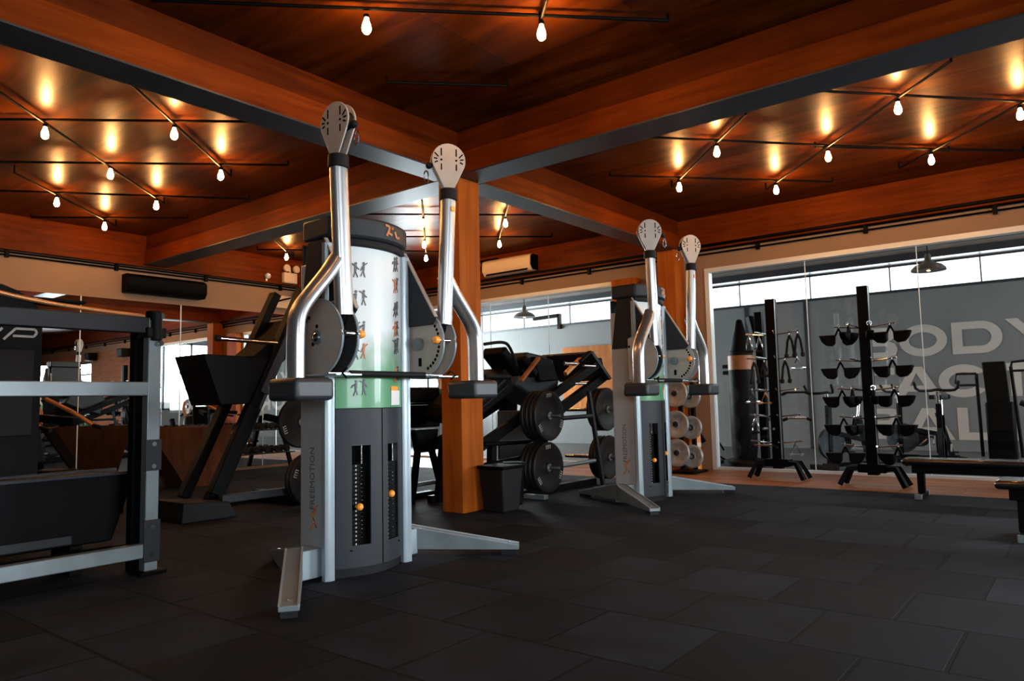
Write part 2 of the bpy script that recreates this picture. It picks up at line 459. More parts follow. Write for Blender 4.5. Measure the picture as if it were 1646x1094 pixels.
    def build(self, name, mat, parent=None, bevel=0.0, local=False, seg=2, smooth=True, ang=38):
        bm = self.bm
        bmesh.ops.recalc_face_normals(bm, faces=bm.faces[:])
        if not local and parent is not None:
            off = base_of(parent)
            for v in bm.verts: v.co -= off
        if local is False and parent is None:
            # put the origin at the base of the mesh
            xs = [v.co for v in bm.verts]
            mn = V((min(p.x for p in xs), min(p.y for p in xs), min(p.z for p in xs)))
            mx = V((max(p.x for p in xs), max(p.y for p in xs), max(p.z for p in xs)))
            org = V(((mn.x+mx.x)/2, (mn.y+mx.y)/2, mn.z))
        else:
            org = V((0, 0, 0))
        keep_world = parent is None and mat.name in WORLDTEX
        if keep_world: org = V((0, 0, 0))
        for v in bm.verts: v.co -= org
        me = bpy.data.meshes.new(name)
        bm.to_mesh(me); bm.free()
        me.materials.append(mat)
        if smooth:
            me.polygons.foreach_set('use_smooth', [True]*len(me.polygons))
            me.set_sharp_from_angle(angle=R(ang))
        o = bpy.data.objects.new(name, me)
        COL.objects.link(o)
        o.location = org
        if parent is not None: o.parent = parent
        else: BASE[o.name] = org.copy()
        if bevel > 0:
            md = o.modifiers.new('bevel', 'BEVEL'); md.width = bevel; md.segments = seg
            md.limit_method = 'ANGLE'; md.angle_limit = R(40); md.harden_normals = False
        return o
WORLDTEX = {m.name for k, m in MT.items() if k in ('rubber', 'brick', 'ceiling', 'woodfloor', 'beam_x', 'beam_y', 'beam_z', 'beam_x2', 'beam_y2', 'greywall', 'tan')}

def struct(name, mb, mat, label=None, bevel=0, **k):
    o = mb.build(name, MT[mat], None, bevel, **k)
    return tag(o, kind='structure', label=label)

def part(name, mb, mat, parent, bevel=0, label=None, **k):
    o = mb.build(name, MT[mat], parent, bevel, **k)
    if label: o['label'] = label
    return o

def kids(o):
    return [c for c in bpy.data.objects if c.parent == o]

def copy_tree(o, loc, label=None, rz=None, group=None, name=None):
    allobs = list(COL.objects)
    def rec(s, parent):
        c = s.copy()
        COL.objects.link(c)
        c.parent = parent
        for ch in [x for x in allobs if x.parent == s]:
            rec(ch, c)
        return c
    c = rec(o, None)
    c.location = loc
    if rz is not None: c.rotation_euler = (0, 0, rz)
    if label: c['label'] = label
    if group: c['group'] = group
    BASE[c.name] = V(loc)
    return c

def text_part(name, body, mat, parent, loc, size, xdir, ydir, ext=0.001, local=True, sx=1.0, off=0.0):
    cu_ = bpy.data.curves.new(name, 'FONT'); cu_.body = body; cu_.size = size; cu_.extrude = ext; cu_.offset = off
    cu_.resolution_u = 2
    t = bpy.data.objects.new(name, cu_); COL.objects.link(t)
    bpy.context.view_layer.update()
    me = bpy.data.meshes.new_from_object(t)
    bpy.data.objects.remove(t); bpy.data.curves.remove(cu_)
    x = V(xdir).normalized(); y = V(ydir).normalized(); z = x.cross(y)
    for v in me.vertices:
        p = v.co.copy(); v.co = V(loc) + x*p.x*sx + y*p.y + z*p.z
    me.materials.clear(); me.materials.append(MT[mat])
    o = bpy.data.objects.new(name, me); COL.objects.link(o)
    if parent is not None: o.parent = parent
    return o

# ------------------------------------------------------------------ the shell
XW, YM, CZ = 10.86, 12.05, 3.94
struct('floor', MB().box((-3.2, -8.2, -0.12), (9.15, 12.2, 0)), 'rubber', 'black rubber tile gym floor laid in a running bond')
struct('floor', MB().box((9.152, -8.2, -0.12), (10.95, 12.2, 0.0)), 'woodfloor', 'strip of oiled plank floor along the glass wall')
struct('floor', MB().box((10.955, -8.2, -0.12), (16.2, 14.6, -0.004)), 'darkfloor', 'dark floor of the studio behind the glass')
struct('ceiling', MB().box((-3.2, -8.2, CZ), (10.95, 12.2, CZ+0.12)), 'ceiling', 'glossy varnished brown plywood ceiling of the gym')
struct('ceiling', MB().box((10.955, -8.2, CZ), (16.2, 14.6, CZ+0.12)), 'soffit', 'pale board ceiling of the studio behind the glass')

# beams crossing at the post: lower timber with a slimmer one above it
struct('trim_1', MB().box((-3.1, 5.02, 3.47), (5.5, 5.30, 3.70)), 'beam_x', 'timber ceiling beam running left from the post', 0.004)
struct('trim_2', MB().box((5.83, 5.02, 3.47), (10.8, 5.30, 3.70)), 'beam_x', 'timber ceiling beam from the post to the glass wall', 0.004)
struct('trim_3', MB().box((5.5, -8.1, 3.47), (5.83, 12.0, 3.70)), 'beam_y', 'long timber ceiling beam crossing over the post', 0.004)
struct('trim_18', MB().box((-3.1, 5.05, 3.70), (5.53, 5.27, CZ)), 'beam_x2', 'darker timber plate above the left beam')
struct('trim_19', MB().box((5.80, 5.05, 3.70), (10.8, 5.27, CZ)), 'beam_x2', 'darker timber plate above the beam to the glass wall')
struct('trim_20', MB().box((5.53, -8.1, 3.70), (5.80, 12.0, CZ)), 'beam_y2', 'darker timber plate above the long cross beam')
for i, (lo, hi) in enumerate((((-3.1, 5.0, 3.455), (5.46, 5.32, 3.469)), ((5.87, 5.0, 3.455), (10.8, 5.32, 3.469)), ((5.48, -8.1, 3.455), (5.85, 12.0, 3.469)))):
    struct('trim_%d' % (4+i), MB().box(lo, hi), 'darksteel', 'dark grey underside plate of a ceiling beam')
struct('column_post', MB().box((5.5, 5.02, 0), (5.83, 5.30, 3.455)), 'beam_z', 'square orange-brown timber post in the middle of the gym', 0.006)

# mirror wall (far left)
struct('wall_left', MB().box((-3.2, YM, 0), (10.95, YM+0.15, CZ)), 'tan', 'tan wall carrying the big mirror')
tag(struct('mirror_wall', MB().box((-3.1, YM-0.012, 0.05), (10.78, YM-0.002, 2.87)), 'mirror'), 'floor-to-fascia mirror covering the left wall')
struct('trim_7', MB().box((-3.1, YM-0.10, 3.43), (10.8, YM-0.002, CZ)), 'beam_x', 'timber edge beam above the mirror', 0.004)
for i, x in enumerate((1.4, 3.0, 4.6, 6.17, 7.75, 9.3)):
    struct('trim_%d' % (8+i), MB().box((x-0.006, YM-0.02, 0.05), (x+0.006, YM-0.0125, 2.87)), 'whiteframe', 'thin joint strip of the wall mirror')

# glass wall side
m = MB()
m.box((XW, 4.67, 0), (XW+0.14, 6.28, 3.13))
struct('wall_right', m, 'tan', 'narrow tan wall panel between the glass bays')
struct('wall_right', MB().box((XW, -8.2, 3.13), (XW+0.14, 12.2, 3.42)), 'tan', 'tan fascia above the studio glass')
struct('wall_right', MB().box((XW, -3.3, 0), (XW+0.14, 0.2, 3.13)).box((XW, -8.2, 0), (XW+0.14, -7.0, 3.13)).box((XW, -7.0, 0), (XW+0.14, -3.3, 0.25)).box((XW, -7.0, 2.85), (XW+0.14, -3.3, 3.13)), 'brick', 'orange brick end of the glass wall')
struct('trim_14', MB().box((XW-0.10, -8.1, 3.43), (XW+0.14, 12.0, CZ)), 'beam_y', 'timber edge beam above the studio glass', 0.004)
for i, (y0, y1) in enumerate(((0.2, 4.67), (6.28, 12.0))):
    f = MB()
    f.box((XW-0.03, y1-0.07, 0), (XW+0.10, y1, 3.13)).box((XW-0.03, y0, 3.06), (XW+0.10, y1-0.07, 3.13)).box((XW-0.03, y0, 0), (XW+0.10, y0+0.07, 3.06)).box((XW-0.0, y0+0.07, 0.0), (XW+0.08, y1-0.07, 0.04))
    fo = struct('window_%d' % (i+1), f, 'whiteframe', 'white framed studio glazing bay')
    n = 3 if i == 0 else 4
    for k in range(n):
        a = y0+0.07 + (y1-y0-0.14)*k/n; b = y0+0.07 + (y1-y0-0.14)*(k+1)/n
        g = MB().box((XW+0.03, a+0.004, 0.04), (XW+0.042, b-0.004, 3.06)).build('glass_pane', MT['glass'], fo, smooth=False)
        if k:
            j = MB().box((XW+0.028, a-0.004, 0.04), (XW+0.046, a+0.004, 3.06)).build('glass_joint', MT['whiteframe'], fo)
struct('column_post', MB().box((10.52, 5.02, 0), (10.855, 5.32, 3.455)), 'beam_z', 'timber post standing against the glass wall', 0.006)
struct('column_post', MB().box((10.66, 5.80, 0), (10.855, 6.26, 3.12)), 'beam_z', 'wide timber jamb post left of the second cable tower', 0.006)

# side window (seen in the mirror) and hedge outside
f = MB()
f.box((XW+0.02, -7.0, 0.25), (XW+0.10, -6.93, 2.85)).box((XW+0.02, -3.37, 0.25), (XW+0.10, -3.3, 2.85)).box((XW+0.02, -6.93, 2.78), (XW+0.10, -3.37, 2.85)).box((XW+0.02, -6.93, 0.25), (XW+0.10, -3.37, 0.32)).box((XW+0.02, -6.93, 2.38), (XW+0.10, -3.37, 2.43)).box((XW+0.02, -5.18, 0.32), (XW+0.10, -5.12, 2.78))
wo = struct('window_3', f, 'darksteel', 'large side window beside the brick wall')
part('glass_pane', MB().box((XW+0.05, -6.93, 0.32), (XW+0.06, -3.37, 2.78)), 'glass', wo, smooth=False)

# remaining shell
struct('wall_back', MB().box((-3.2, -8.2, 0), (1.0, -8.05, CZ)).box((5.8, -8.2, 0), (10.86, -8.05, CZ)).box((1.0, -8.2, 0), (5.8, -8.05, 0.9)).box((1.0, -8.2, 2.8), (5.8, -8.05, CZ)), 'darkwall', 'dark wall behind the camera')
f = MB().box((1.0, -8.15, 0.9), (1.07, -8.08, 2.8)).box((5.73, -8.15, 0.9), (5.8, -8.08, 2.8)).box((3.36, -8.15, 0.97), (3.43, -8.08, 2.73)).box((1.07, -8.15, 2.73), (5.73, -8.08, 2.8)).box((1.07, -8.15, 0.9), (5.73, -8.08, 0.97))
struct('window_4', f, 'darksteel', 'unseen window put in behind the camera')  # unseen frame, placed for fill from behind the camera
struct('wall_front', MB().box((-3.35, -8.2, 0), (-3.2, -5.8, CZ)).box((-3.35, -1.5, 0), (-3.2, 12.2, CZ)).box((-3.35, -5.8, 0), (-3.2, -1.5, 1.0)).box((-3.35, -5.8, 2.8), (-3.2, -1.5, CZ)), 'darkwall', 'dark end wall of the gym')
f = MB().box((-3.3, -5.8, 1.0), (-3.25, -5.73, 2.8)).box((-3.3, -1.57, 1.0), (-3.25, -1.5, 2.8)).box((-3.3, -3.7, 1.0), (-3.25, -3.64, 2.8)).box((-3.3, -5.73, 1.0), (-3.25, -1.57, 1.06)).box((-3.3, -5.73, 2.74), (-3.25, -1.57, 2.8))
struct('window_8', f, 'darksteel', 'added window in the unseen end wall')  # added out of view as an opening for the left fill

# studio behind the glass
XF = 16.0
struct('wall_studio', MB().box((XF, -3.4, 0), (XF+0.2, 14.6, 3.12)), 'greywall', 'grey painted studio wall carrying the large lettering')
struct('wall_studio', MB().box((XF, -3.4, 3.66), (XF+0.2, 14.6, CZ)), 'soffit', 'pale band above the clerestory')
for k, yy in ((6, -3.4), (7, 14.4)):  # the far end window is added to brighten the studio wall
    struct('wall_studio', MB().box((XW+0.14, yy, 0), (11.2, yy+.2, CZ)).box((15.6, yy, 0), (XF, yy+.2, CZ)).box((11.2, yy, 0), (15.6, yy+.2, 1.1)).box((11.2, yy, 3.66), (15.6, yy+.2, CZ)), 'greywall', 'grey end wall of the studio with a wide window')
    f = MB()
    for x in (11.2, 12.28, 13.37, 14.45, 15.54): f.box((x, yy+.06, 1.1), (x+.06, yy+.12, 3.66))
    f.box((11.2, yy+.06, 1.1), (15.6, yy+.12, 1.16)).box((11.2, yy+.06, 3.6), (15.6, yy+.12, 3.66))
    struct('window_%d' % k, f, 'darksteel', 'wide window in the end wall of the studio, the far-end one added')
struct('trim_15', MB().box((XF-0.35, -3.2, 3.66), (XF-0.02, 14.4, 3.80)), 'darksteel', 'dark steel beam along the studio clerestory')
struct('trim_16', MB().box((XF-0.03, -3.2, 3.10), (XF+0.2, 14.4, 3.14)), 'darksteel', 'dark sill of the studio clerestory')
f = MB()
y = -3.15
for k in range(12):
    yy = 1.48 + 1.54*(k-3)
    if -3.2 < yy < 14.3: f.box((XF+0.05, yy-0.012, 3.14), (XF+0.09, yy+0.012, 3.66))
f.box((XF+0.05, -3.2, 3.14), (XF+0.09, 14.4, 3.16)).box((XF+0.05, -3.2, 3.62), (XF+0.09, 14.4, 3.66))
struct('window_5', f, 'darksteel', 'long clerestory window over the grey studio wall')
# faint vertical panels of the studio wall
f = MB()
for yy in (4.62, 5.9, 8.7):
    f.box((XF-0.012, yy, 0), (XF-0.001, yy+0.09, 3.1))
struct('trim_17', f, 'darksteel', 'dark vertical cover strips on the studio wall')

# ---- wall lettering
def arc(cx, cy, rx, ry, a0, a1, n=14):
    return [(cx+rx*math.cos(R(a0+(a1-a0)*i/n)), cy+ry*math.sin(R(a0+(a1-a0)*i/n))) for i in range(n+1)]
T = 0.17
def glyph(ch, w, h=0.60):
    """list of closed contours (first outer, others holes) or several solids"""
    t = T; v = T*0.82
    if ch == 'O': return [arc(w/2, h/2, w/2, h/2+.01, 0, 360, 40)[:-1], arc(w/2, h/2, w/2-t, h/2-v, 0, 360, 40)[:-1]]
    if ch == 'D': return [[(0, 0)]+arc(w-h*.55, h/2, h*.55, h/2, -90, 90, 20)+[(0, h)], [(t, v)]+arc(w-h*.55, h/2, h*.55-t, h/2-v, -90, 90, 20)+[(t, h-v)]]
    if ch == 'B':
        r1, r2 = h*.235, h*.265
        o = [(0, 0)]+arc(w-r2*1.15, r2, r2*1.15, r2, -90, 80, 12)+arc(w-r1*1.35, h-r1, r1*1.15, r1, -80, 90, 12)+[(0, h)]
        s = .062
        return [o, [(t, v*.78)]+arc(w-.24, v*.78+s, .07, s, -90, 90, 8)+[(t, v*.78+2*s)], [(t, h-v*.78-2*s)]+arc(w-.27, h-v*.78-s, .07, s, -90, 90, 8)+[(t, h-v*.78)]]
    if ch == 'Y': return [[(w/2-t/2, 0), (w/2+t/2, 0), (w/2+t/2, h*.38), (w, h), (w-t*1.15, h), (w/2, h*.56), (t*1.15, h), (0, h), (w/2-t/2, h*.38)]]
    if ch == 'F': return [[(0, 0), (t, 0), (t, h*.22), (w*.9, h*.22), (w*.9, h*.22+v), (t, h*.22+v), (t, h-v), (w, h-v), (w, h), (0, h)]]
    if ch == 'A':
        return [[(0, 0), (t*1.12, 0), (t*1.12+.06, .12), (w-t*1.12-.06, .12), (w-t*1.12, 0), (w, 0), (w/2+t*.62, h), (w/2-t*.62, h)], [(w*.5-.125, .235), (w*.5+.125, .235), (w*.5, h-.12)]]
    if ch == 'C':
        return [arc(w/2, h/2, w/2, h/2+.01, 32, 328, 36)+arc(w/2, h/2, w/2-t, h/2-v, 318, 42, 30)]
    if ch == 'T': return [[(w/2-t/2, 0), (w/2+t/2, 0), (w/2+t/2, h-v), (w, h-v), (w, h), (0, h), (0, h-v), (w/2-t/2, h-v)]]
    if ch == 'R':
        return [[(0, 0), (t, 0), (t, .19), (w*.42, .19), (w-t*1.2, 0), (w, 0), (w*.72, .22)]+arc(w-.2, h-.195, .19, .195, -80, 90, 12)+[(0, h)], [(t, .32)]+arc(w-.24, h-.21, .08, .07, -90, 90, 8)+[(t, h-v)]]
    if ch == 'L': return [[(0, 0), (w, 0), (w, v), (t, v), (t, h), (0, h)]]
    if ch == 'I': return [[(0, 0), (t, 0), (t, h), (0, h)]]
def wall_letter(ch, y0, z0, w, word):
    cu_ = bpy.data.curves.new('letter', 'CURVE'); cu_.dimensions = '2D'; cu_.fill_mode = 'BOTH'; cu_.extrude = 0.004
    for c in glyph(ch, w):
        sp = cu_.splines.new('POLY'); sp.points.add(len(c)-1); sp.use_cyclic_u = True
        for i, (a, b) in enumerate(c): sp.points[i].co = (a, b, 0, 1)
    t = bpy.data.objects.new('tmp', cu_); COL.objects.link(t); bpy.context.view_layer.update()
    me = bpy.data.meshes.new_from_object(t); bpy.data.objects.remove(t); bpy.data.curves.remove(cu_)
    for v in me.vertices:
        a, b, c = v.co; v.co = (0.005*0 - c, -a, b)
    me.materials.clear(); me.materials.append(MT['letter'])
    me.name = 'wall_letter'
    o = bpy.data.objects.new('wall_letter', me); COL.objects.link(o); o.location = (XF-0.0055, y0, z0)
    tag(o, 'pale painted letter %s of the word %s on the grey studio wall' % (ch, word), 'letter', 'painted words on the studio wall')
for ch, y0, w_ in (('B', 3.62, .66), ('O', 2.92, .82), ('D', 2.02, .80), ('Y', 1.17, .84)): wall_letter(ch, y0, 1.82, w_, 'BODY')
for ch, y0, w_ in (('F', 3.62, .58), ('A', 3.08, .84), ('C', 2.29, .82), ('T', 1.44, .74), ('O', 0.66, .82), ('R', -0.26, .7), ('Y', -0.98, .84)): wall_letter(ch, y0, 1.015, w_, 'FACTORY')
for ch, y0, w_ in (('B', 3.62, .66), ('A', 2.92, .84), ('L', 2.02, .62), ('I', 1.25, .2)): wall_letter(ch, y0, 0.215, w_, 'BALI')

# ------------------------------------------------------------------ ceiling lights
def make_bulb(loc, label):
    t = thing('light_bulb', label, 'light bulb', (loc[0], loc[1], CZ-0.205), 'filament bulbs on the ceiling pipes')
    part('socket', MB().lathe([(0.010, 0.107), (0.021, 0.104), (0.023, 0.085), (0.017, 0.080)], seg=12), 'black', t, local=True)
    part('glass_bulb', MB().lathe([(0.0, -0.035), (0.016, -0.032), (0.030, -0.015), (0.0335, 0.006), (0.028, 0.036), (0.018, 0.062), (0.0145, 0.082), (0.0, 0.084)], seg=10), 'bulb', t, local=True)
    return t
BULBS = [
 (2.57, 7.66, 'glowing filament bulb at the far left of the front row in the left ceiling bay'),
 (3.38, 6.78, 'glowing bulb right in the front row of the left bay, beside the long beam'),
 (3.51, 8.48, 'glowing filament bulb in the second row of the left bay, on the longest slanting pipe'),
 (4.35, 7.63, 'rightmost glowing bulb of the left ceiling bay'),
 (3.56, 10.14, 'glowing bulb left in the third row of the left bay, above the mirror'),
 (4.46, 9.39, 'glowing bulb at the end of the longest slanting pipe in the left bay'),
 (4.49, 11.00, 'lowest-looking glowing bulb of the left bay, nearest the black air conditioner'),
 (1.65, 9.35, 'glowing filament bulb hidden past the left frame edge near the mirror'),
 (1.68, 6.78, 'glowing filament bulb past the left frame edge over the power rack'),
 (7.56, 11.04, 'glowing bulb above the twin-head emergency light'),
 (7.50, 7.55, 'glowing bulb nearest the post in the far bay, left of the right tower arm'),
 (8.54, 8.58, 'middle bulb of the column of three seen between the tower and the post'),
 (9.37, 9.37, 'lowest bulb of the column of three seen between the tower and the post'),
 (8.34, 6.67, 'glowing bulb just right of the timber post, upper of the two there'),
 (9.39, 7.65, 'glowing bulb just right of the timber post, above the wall air conditioner'),
 (7.46, 3.01, 'glowing bulb left in the middle row of the right bay, under the beam'),
 (8.42, 3.91, 'leftmost glowing bulb of the right bay, nearest the second cable tower'),
 (8.46, 2.13, 'glowing bulb in the middle of the right ceiling bay'),
 (9.39, 3.02, 'lowest-looking glowing bulb of the right bay, over the glass wall'),
 (7.46, 1.24, 'glowing bulb close under the cross beam at the upper right'),
 (9.40, 1.26, 'glowing bulb over the pendant lamp at the right'),
 (8.43, 0.36, 'glowing bulb cut by the right edge of the picture'),
 (3.26, 3.82, 'large glowing bulb at the top of the picture, left of the pair'),
 (4.14, 2.94, 'large glowing bulb at the top of the picture, right of the pair'),
 (2.38, 2.94, 'glowing filament bulb above the camera, left'),
 (3.26, 2.06, 'glowing filament bulb above the camera, right'),
]
for x, y, lab in BULBS: make_bulb((x, y), lab)
def pipe(p, q, e0, e1, label):
    dz = 0.085 if (q[0]-p[0])*(q[1]-p[1]) > 0 else 0.054
    p = V((*p, CZ-dz)); q = V((*q, CZ-dz)); d = (q-p).normalized()
    a = p - d*e0; b = q + d*e1
    t = thing('conduit_pipe', label, 'pipe', a, 'ceiling conduit pipes')
    part('pipe', MB().cyl(a, b, 0.013, seg=8), 'black', t)
    for e in (a, b): part('end_drop', MB().cyl(e, e+V((0, 0, dz)), 0.010, seg=8), 'black', t)
pipe((2.57, 7.66), (4.46, 9.39), 1.3, 0.25, 'longest slanting conduit pipe of the left ceiling bay')
pipe((3.38, 6.78), (4.35, 7.63), 1.2, 0.35, 'slanting conduit pipe nearest the long beam in the left bay')
pipe((3.56, 10.14), (4.49, 11.00), 0.9, 0.35, 'short slanting conduit pipe of the left bay nearest the mirror')
pipe((1.68, 8.60), (3.38, 6.78), 0.9, 0.85, 'cross conduit pipe of the front row in the left bay')
pipe((1.65, 10.4), (4.35, 7.63), 0.4, 0.75, 'cross conduit pipe of the second row in the left bay')
pipe((3.56, 10.14), (4.46, 9.39), 1.6, 1.15, 'cross conduit pipe of the third row in the left bay')
pipe((4.0, 11.5), (4.49, 11.00), 0.3, 1.15, 'cross conduit pipe of the last row in the left bay')
pipe((7.50, 7.55), (9.37, 9.37), 0.9, 0.4, 'slanting conduit pipe seen between the tower and the post')
pipe((8.34, 6.67), (9.39, 7.65), 0.9, 0.4, 'slanting conduit pipe just right of the timber post')
pipe((6.6, 8.45), (8.34, 6.67), 0.3, 1.3, 'cross conduit pipe of the first row in the far bay')
pipe((7.6, 9.5), (9.39, 7.65), 0.4, 0.9, 'cross conduit pipe of the second row in the far bay')
pipe((7.56, 11.04), (9.37, 9.37), 0.5, 0.7, 'cross conduit pipe of the last row in the far bay')
pipe((7.56, 11.04), (7.9, 11.36), 1.0, 0.1, 'short slanting conduit pipe above the emergency light')
pipe((7.46, 3.01), (8.42, 3.91), 0.8, 0.3, 'slanting conduit pipe of the right bay, leftmost one')
pipe((7.46, 1.24), (9.39, 3.02), 0.75, 0.3, 'slanting conduit pipe across the middle of the right bay')
pipe((8.43, 0.36), (9.40, 1.26), 0.9, 0.6, 'slanting conduit pipe at the far right of the right bay')
pipe((7.46, 3.01), (8.46, 2.13), 0.95, 1.55, 'cross conduit pipe in the middle row of the right bay')
pipe((8.42, 3.91), (9.39, 3.02), 0.9, 0.8, 'cross conduit pipe in the last row of the right bay')
pipe((7.46, 1.24), (8.43, 0.36), 0.8, 0.7, 'cross conduit pipe in the front row of the right bay')
pipe((9.40, 1.26), (9.8, 0.86), 1.4, 0.6, 'dim cross conduit pipe at the far right')
pipe((2.38, 4.70), (4.14, 2.94), 0.2, 0.95, 'conduit pipe along the top edge of the picture')
pipe((3.26, 2.06), (4.14, 2.94), 1.0, 0.05, 'slanting conduit pipe above the camera')
pipe((4.15, 4.6), (4.9, 3.86), 0.0, 0.0, 'short dim pipe on the dark ceiling in the middle')

# ------------------------------------------------------------------ wall services
def wallpipes(pts0, pts1, label, n=2, dz=0.05):
    a, b = V(pts0), V(pts1)
    t = thing('wall_conduit', label, 'conduit', a)
    for k in range(n):
        part('tube', MB().cyl(a-V((0, 0, dz*k)), b-V((0, 0, dz*k)), 0.013, seg=8), 'black', t)
    d = (b-a); L = d.length
    k = 0.6
    while k < L:
        p = a + d*(k/L); part('bracket', MB().cbox(p-V((0, 0, dz*(n-1)/2)), (0.05, 0.05, dz*n+0.03)), 'black', t); k += 1.5
wallpipes((-3, YM-0.03, 3.45), (10.8, YM-0.03, 3.45), 'black conduit tubes clipped along the tan fascia above the mirror', 3, 0.045)
wallpipes((XW-0.03, 11.9, 3.42), (XW-0.03, -8, 3.42), 'black conduit tubes clipped along the tan fascia above the glass', 2, 0.06)
t = thing('wall_conduit', 'thick black cable duct under the timber edge beam of the glass wall', 'conduit', (XW-0.05, 4, 3.40))
part('duct', MB().box((XW-0.13, -8, 3.455), (XW-0.02, 11.9, 3.50)), 'black', t, 0.01)

def aircon(loc, rz, label, body, L=1.25):
    t = thing('air_conditioner', label, 'air conditioner', loc)
    prof = [(0, 0), (0, .30), (-.17, .30), (-.215, .26), (-.225, .10), (-.16, .0)]
    part('body', MB().pyz(prof, -L/2, L/2), body, t, 0.012, local=True)
    part('flap', MB().cbox((0, -.185, .035), (L*.86, .012, .075), rx=R(-38)), 'black', t, 0.003, local=True)
    part('end_cap', MB().pyz([(0, 0.01), (0, .29), (-.16, .29), (-.205, .25), (-.215, .10), (-.155, .01)], L/2+.001, L/2+.03), 'black', t, 0.004, local=True)
    t.rotation_euler = (0, 0, rz)
    return t
aircon((5.84, YM-0.012, 2.98), 0, 'black wall air conditioner on the tan fascia above the mirror', 'black', 1.3)
aircon((XW-0.11, 8.45, 3.51), R(-90), 'cream wall air conditioner lit by the bulbs, right of the timber post', 'cream', 1.15)

def emergency(loc, rz, label):
    t = thing('emergency_light', label, 'emergency light', loc)
    part('housing', MB().box((-.15, -.09, 0), (.15, 0, .20)), 'cream', t, 0.015, local=True)
    for s in (-1, 1):
        c = V((s*.10, -.05, .27))
        h = part('lamp_head', MB().lathe([(0.02, .0), (.065, .03), (.07, .08), (.058, .085)], c, (0.1*s, -1, .1), 18), 'cream', t, local=True)
        part('lens', MB().lathe([(.056, .079), (.05, .083), (.0, .084)], c, (0.1*s, -1, .1), 18), 'chrome', h, local=True)
    part('neck', MB().box((-.02, -.06, .2), (.02, -.03, .26)), 'cream', t, local=True)
    t.rotation_euler = (0, 0, rz)
emergency((8.22, YM-0.105, 3.46), 0, 'cream twin-head emergency light on the beam above the mirror corner')
t = thing('emergency_light', 'small twin spotlights above the air conditioner beside the post', 'emergency light', (XW-0.12, 9.35, 3.82))
for dy in (0, -.32):
    part('lamp_head', MB().lathe([(.02, 0), (.075, .05), (.08, .10), (.06, .11)], (XW-0.12, 9.28+dy, 3.80+dy*.25), (-1, -.2, -.1), 16), 'cream', t)
part('bracket', MB().box((XW-.14, 8.8, 3.85), (XW-.10, 9.4, 3.88)), 'black', t)
t = thing('security_camera', 'small white security camera on the fascia left of the emergency light', 'security camera', (7.75, YM-0.12, 3.47))
part('mount', MB().cyl((7.75, YM-.1, 3.46), (7.75, YM-.1, 3.52), .02), 'white', t)
part('body', MB().ball((7.75, YM-.14, 3.55), .055, (1, 1.2, 1)), 'white', t)
t = thing('wall_speaker', 'dark round wall speaker at the mirror corner beside a cream box', 'speaker', (8.55, YM-0.02, 3.05))
part('cabinet', MB().lathe([(.17, 0), (.2, .04), (.2, .10), (.15, .14)], (8.55, YM-.012, 3.2), (0, -1, 0), 22), 'matblack', t)
t = thing('junction_box', 'cream junction box on the fascia left of the dark round speaker', 'junction box', (8.12, YM-0.02, 3.02))
part('cover', MB().box((7.95, YM-.09, 2.98), (8.3, YM-.012, 3.22)), 'cream', t, 0.01)
part('stub_pipe', MB().tube([(8.0, YM-.1, 3.1), (8.1, YM-.14, 3.14), (8.25, YM-.14, 3.18)], .015), 'black', t)

def pendant(loc, label, top):
    t = thing('pendant_lamp', label, 'pendant lamp', loc, None)
    part('cord', MB().cyl((0, 0, .2), (0, 0, top-loc[2]), .008, seg=8), 'black', t, local=True)
    part('shade', MB().lathe([(.25, 0), (.245, .03), (.19, .085), (.09, .13), (.05, .17), (.045, .25), (.03, .27), (.028, .25), (.04, .165), (.08, .12), (.18, .075), (.235, .02)], seg=28), 'lampshade', t, local=True)
    part('bulb', MB().ball((0, 0, .04), .05), 'warmlamp', t, local=True)
pendant((13, 1.89, 3.02), 'metal pendant lamp hanging over the lettered wall at the right', CZ)
pendant((13, 9.91, 3.00), 'metal pendant lamp hanging behind the glass just right of the post', CZ)
def spot(loc, label):
    t = thing('spotlight', label, 'spotlight', loc, None)
    part('stem', MB().cyl((0, 0, .04), (0, 0, CZ-loc[2]), .012, seg=8), 'white', t, local=True)
    part('lamp', MB().ball((0, 0, 0), .035, seg=10), 'spot', t, local=True)
for (x, y, z, l) in ((12.9, 4.3, 3.72, 'small lit ceiling spotlight over the bag behind the glass'), (12.9, 2.5, 3.74, 'small lit ceiling spotlight left of the right pendant lamp'), (12.9, 1.25, 3.74, 'small lit ceiling spotlight right of the right pendant lamp'), (13.2, 10.4, 3.72, 'small lit ceiling spotlight above the left pendant lamp'), (12.9, 7.9, 3.74, 'small lit ceiling spotlight between the post and the second cable tower')):
    spot((x, y, z), l)
t = thing('wall_bracket', 'black angle bracket high on the studio wall right of the left pendant', 'bracket', (XF-.02, 11.3, 3.1))
part('arm', MB().bar((XF-.04, 11.0, 3.02), (XF-.04, 11.0, 3.42), .09).bar((XF-.04, 11.0, 3.38), (XF-.04, 11.85, 3.36), .09), 'black', t)
t = thing('orange_board', 'orange board leaning on the studio wall behind the plate-loaded machine', 'board', (XF-.06, 9.3, .6))
part('panel', MB().box((XF-.10, 8.5, .9), (XF-.03, 10.9, 2.5)), 'orangewood', t, 0.01)
t = thing('wall_switch', 'small dark two-row switch plate on the studio wall', 'switch', (XF-.02, 6.3, 1.6))
part('plate', MB().box((XF-.03, 6.15, 1.62), (XF-.002, 6.55, 1.70)).box((XF-.03, 6.15, 1.76), (XF-.002, 6.55, 1.84)), 'black', t)

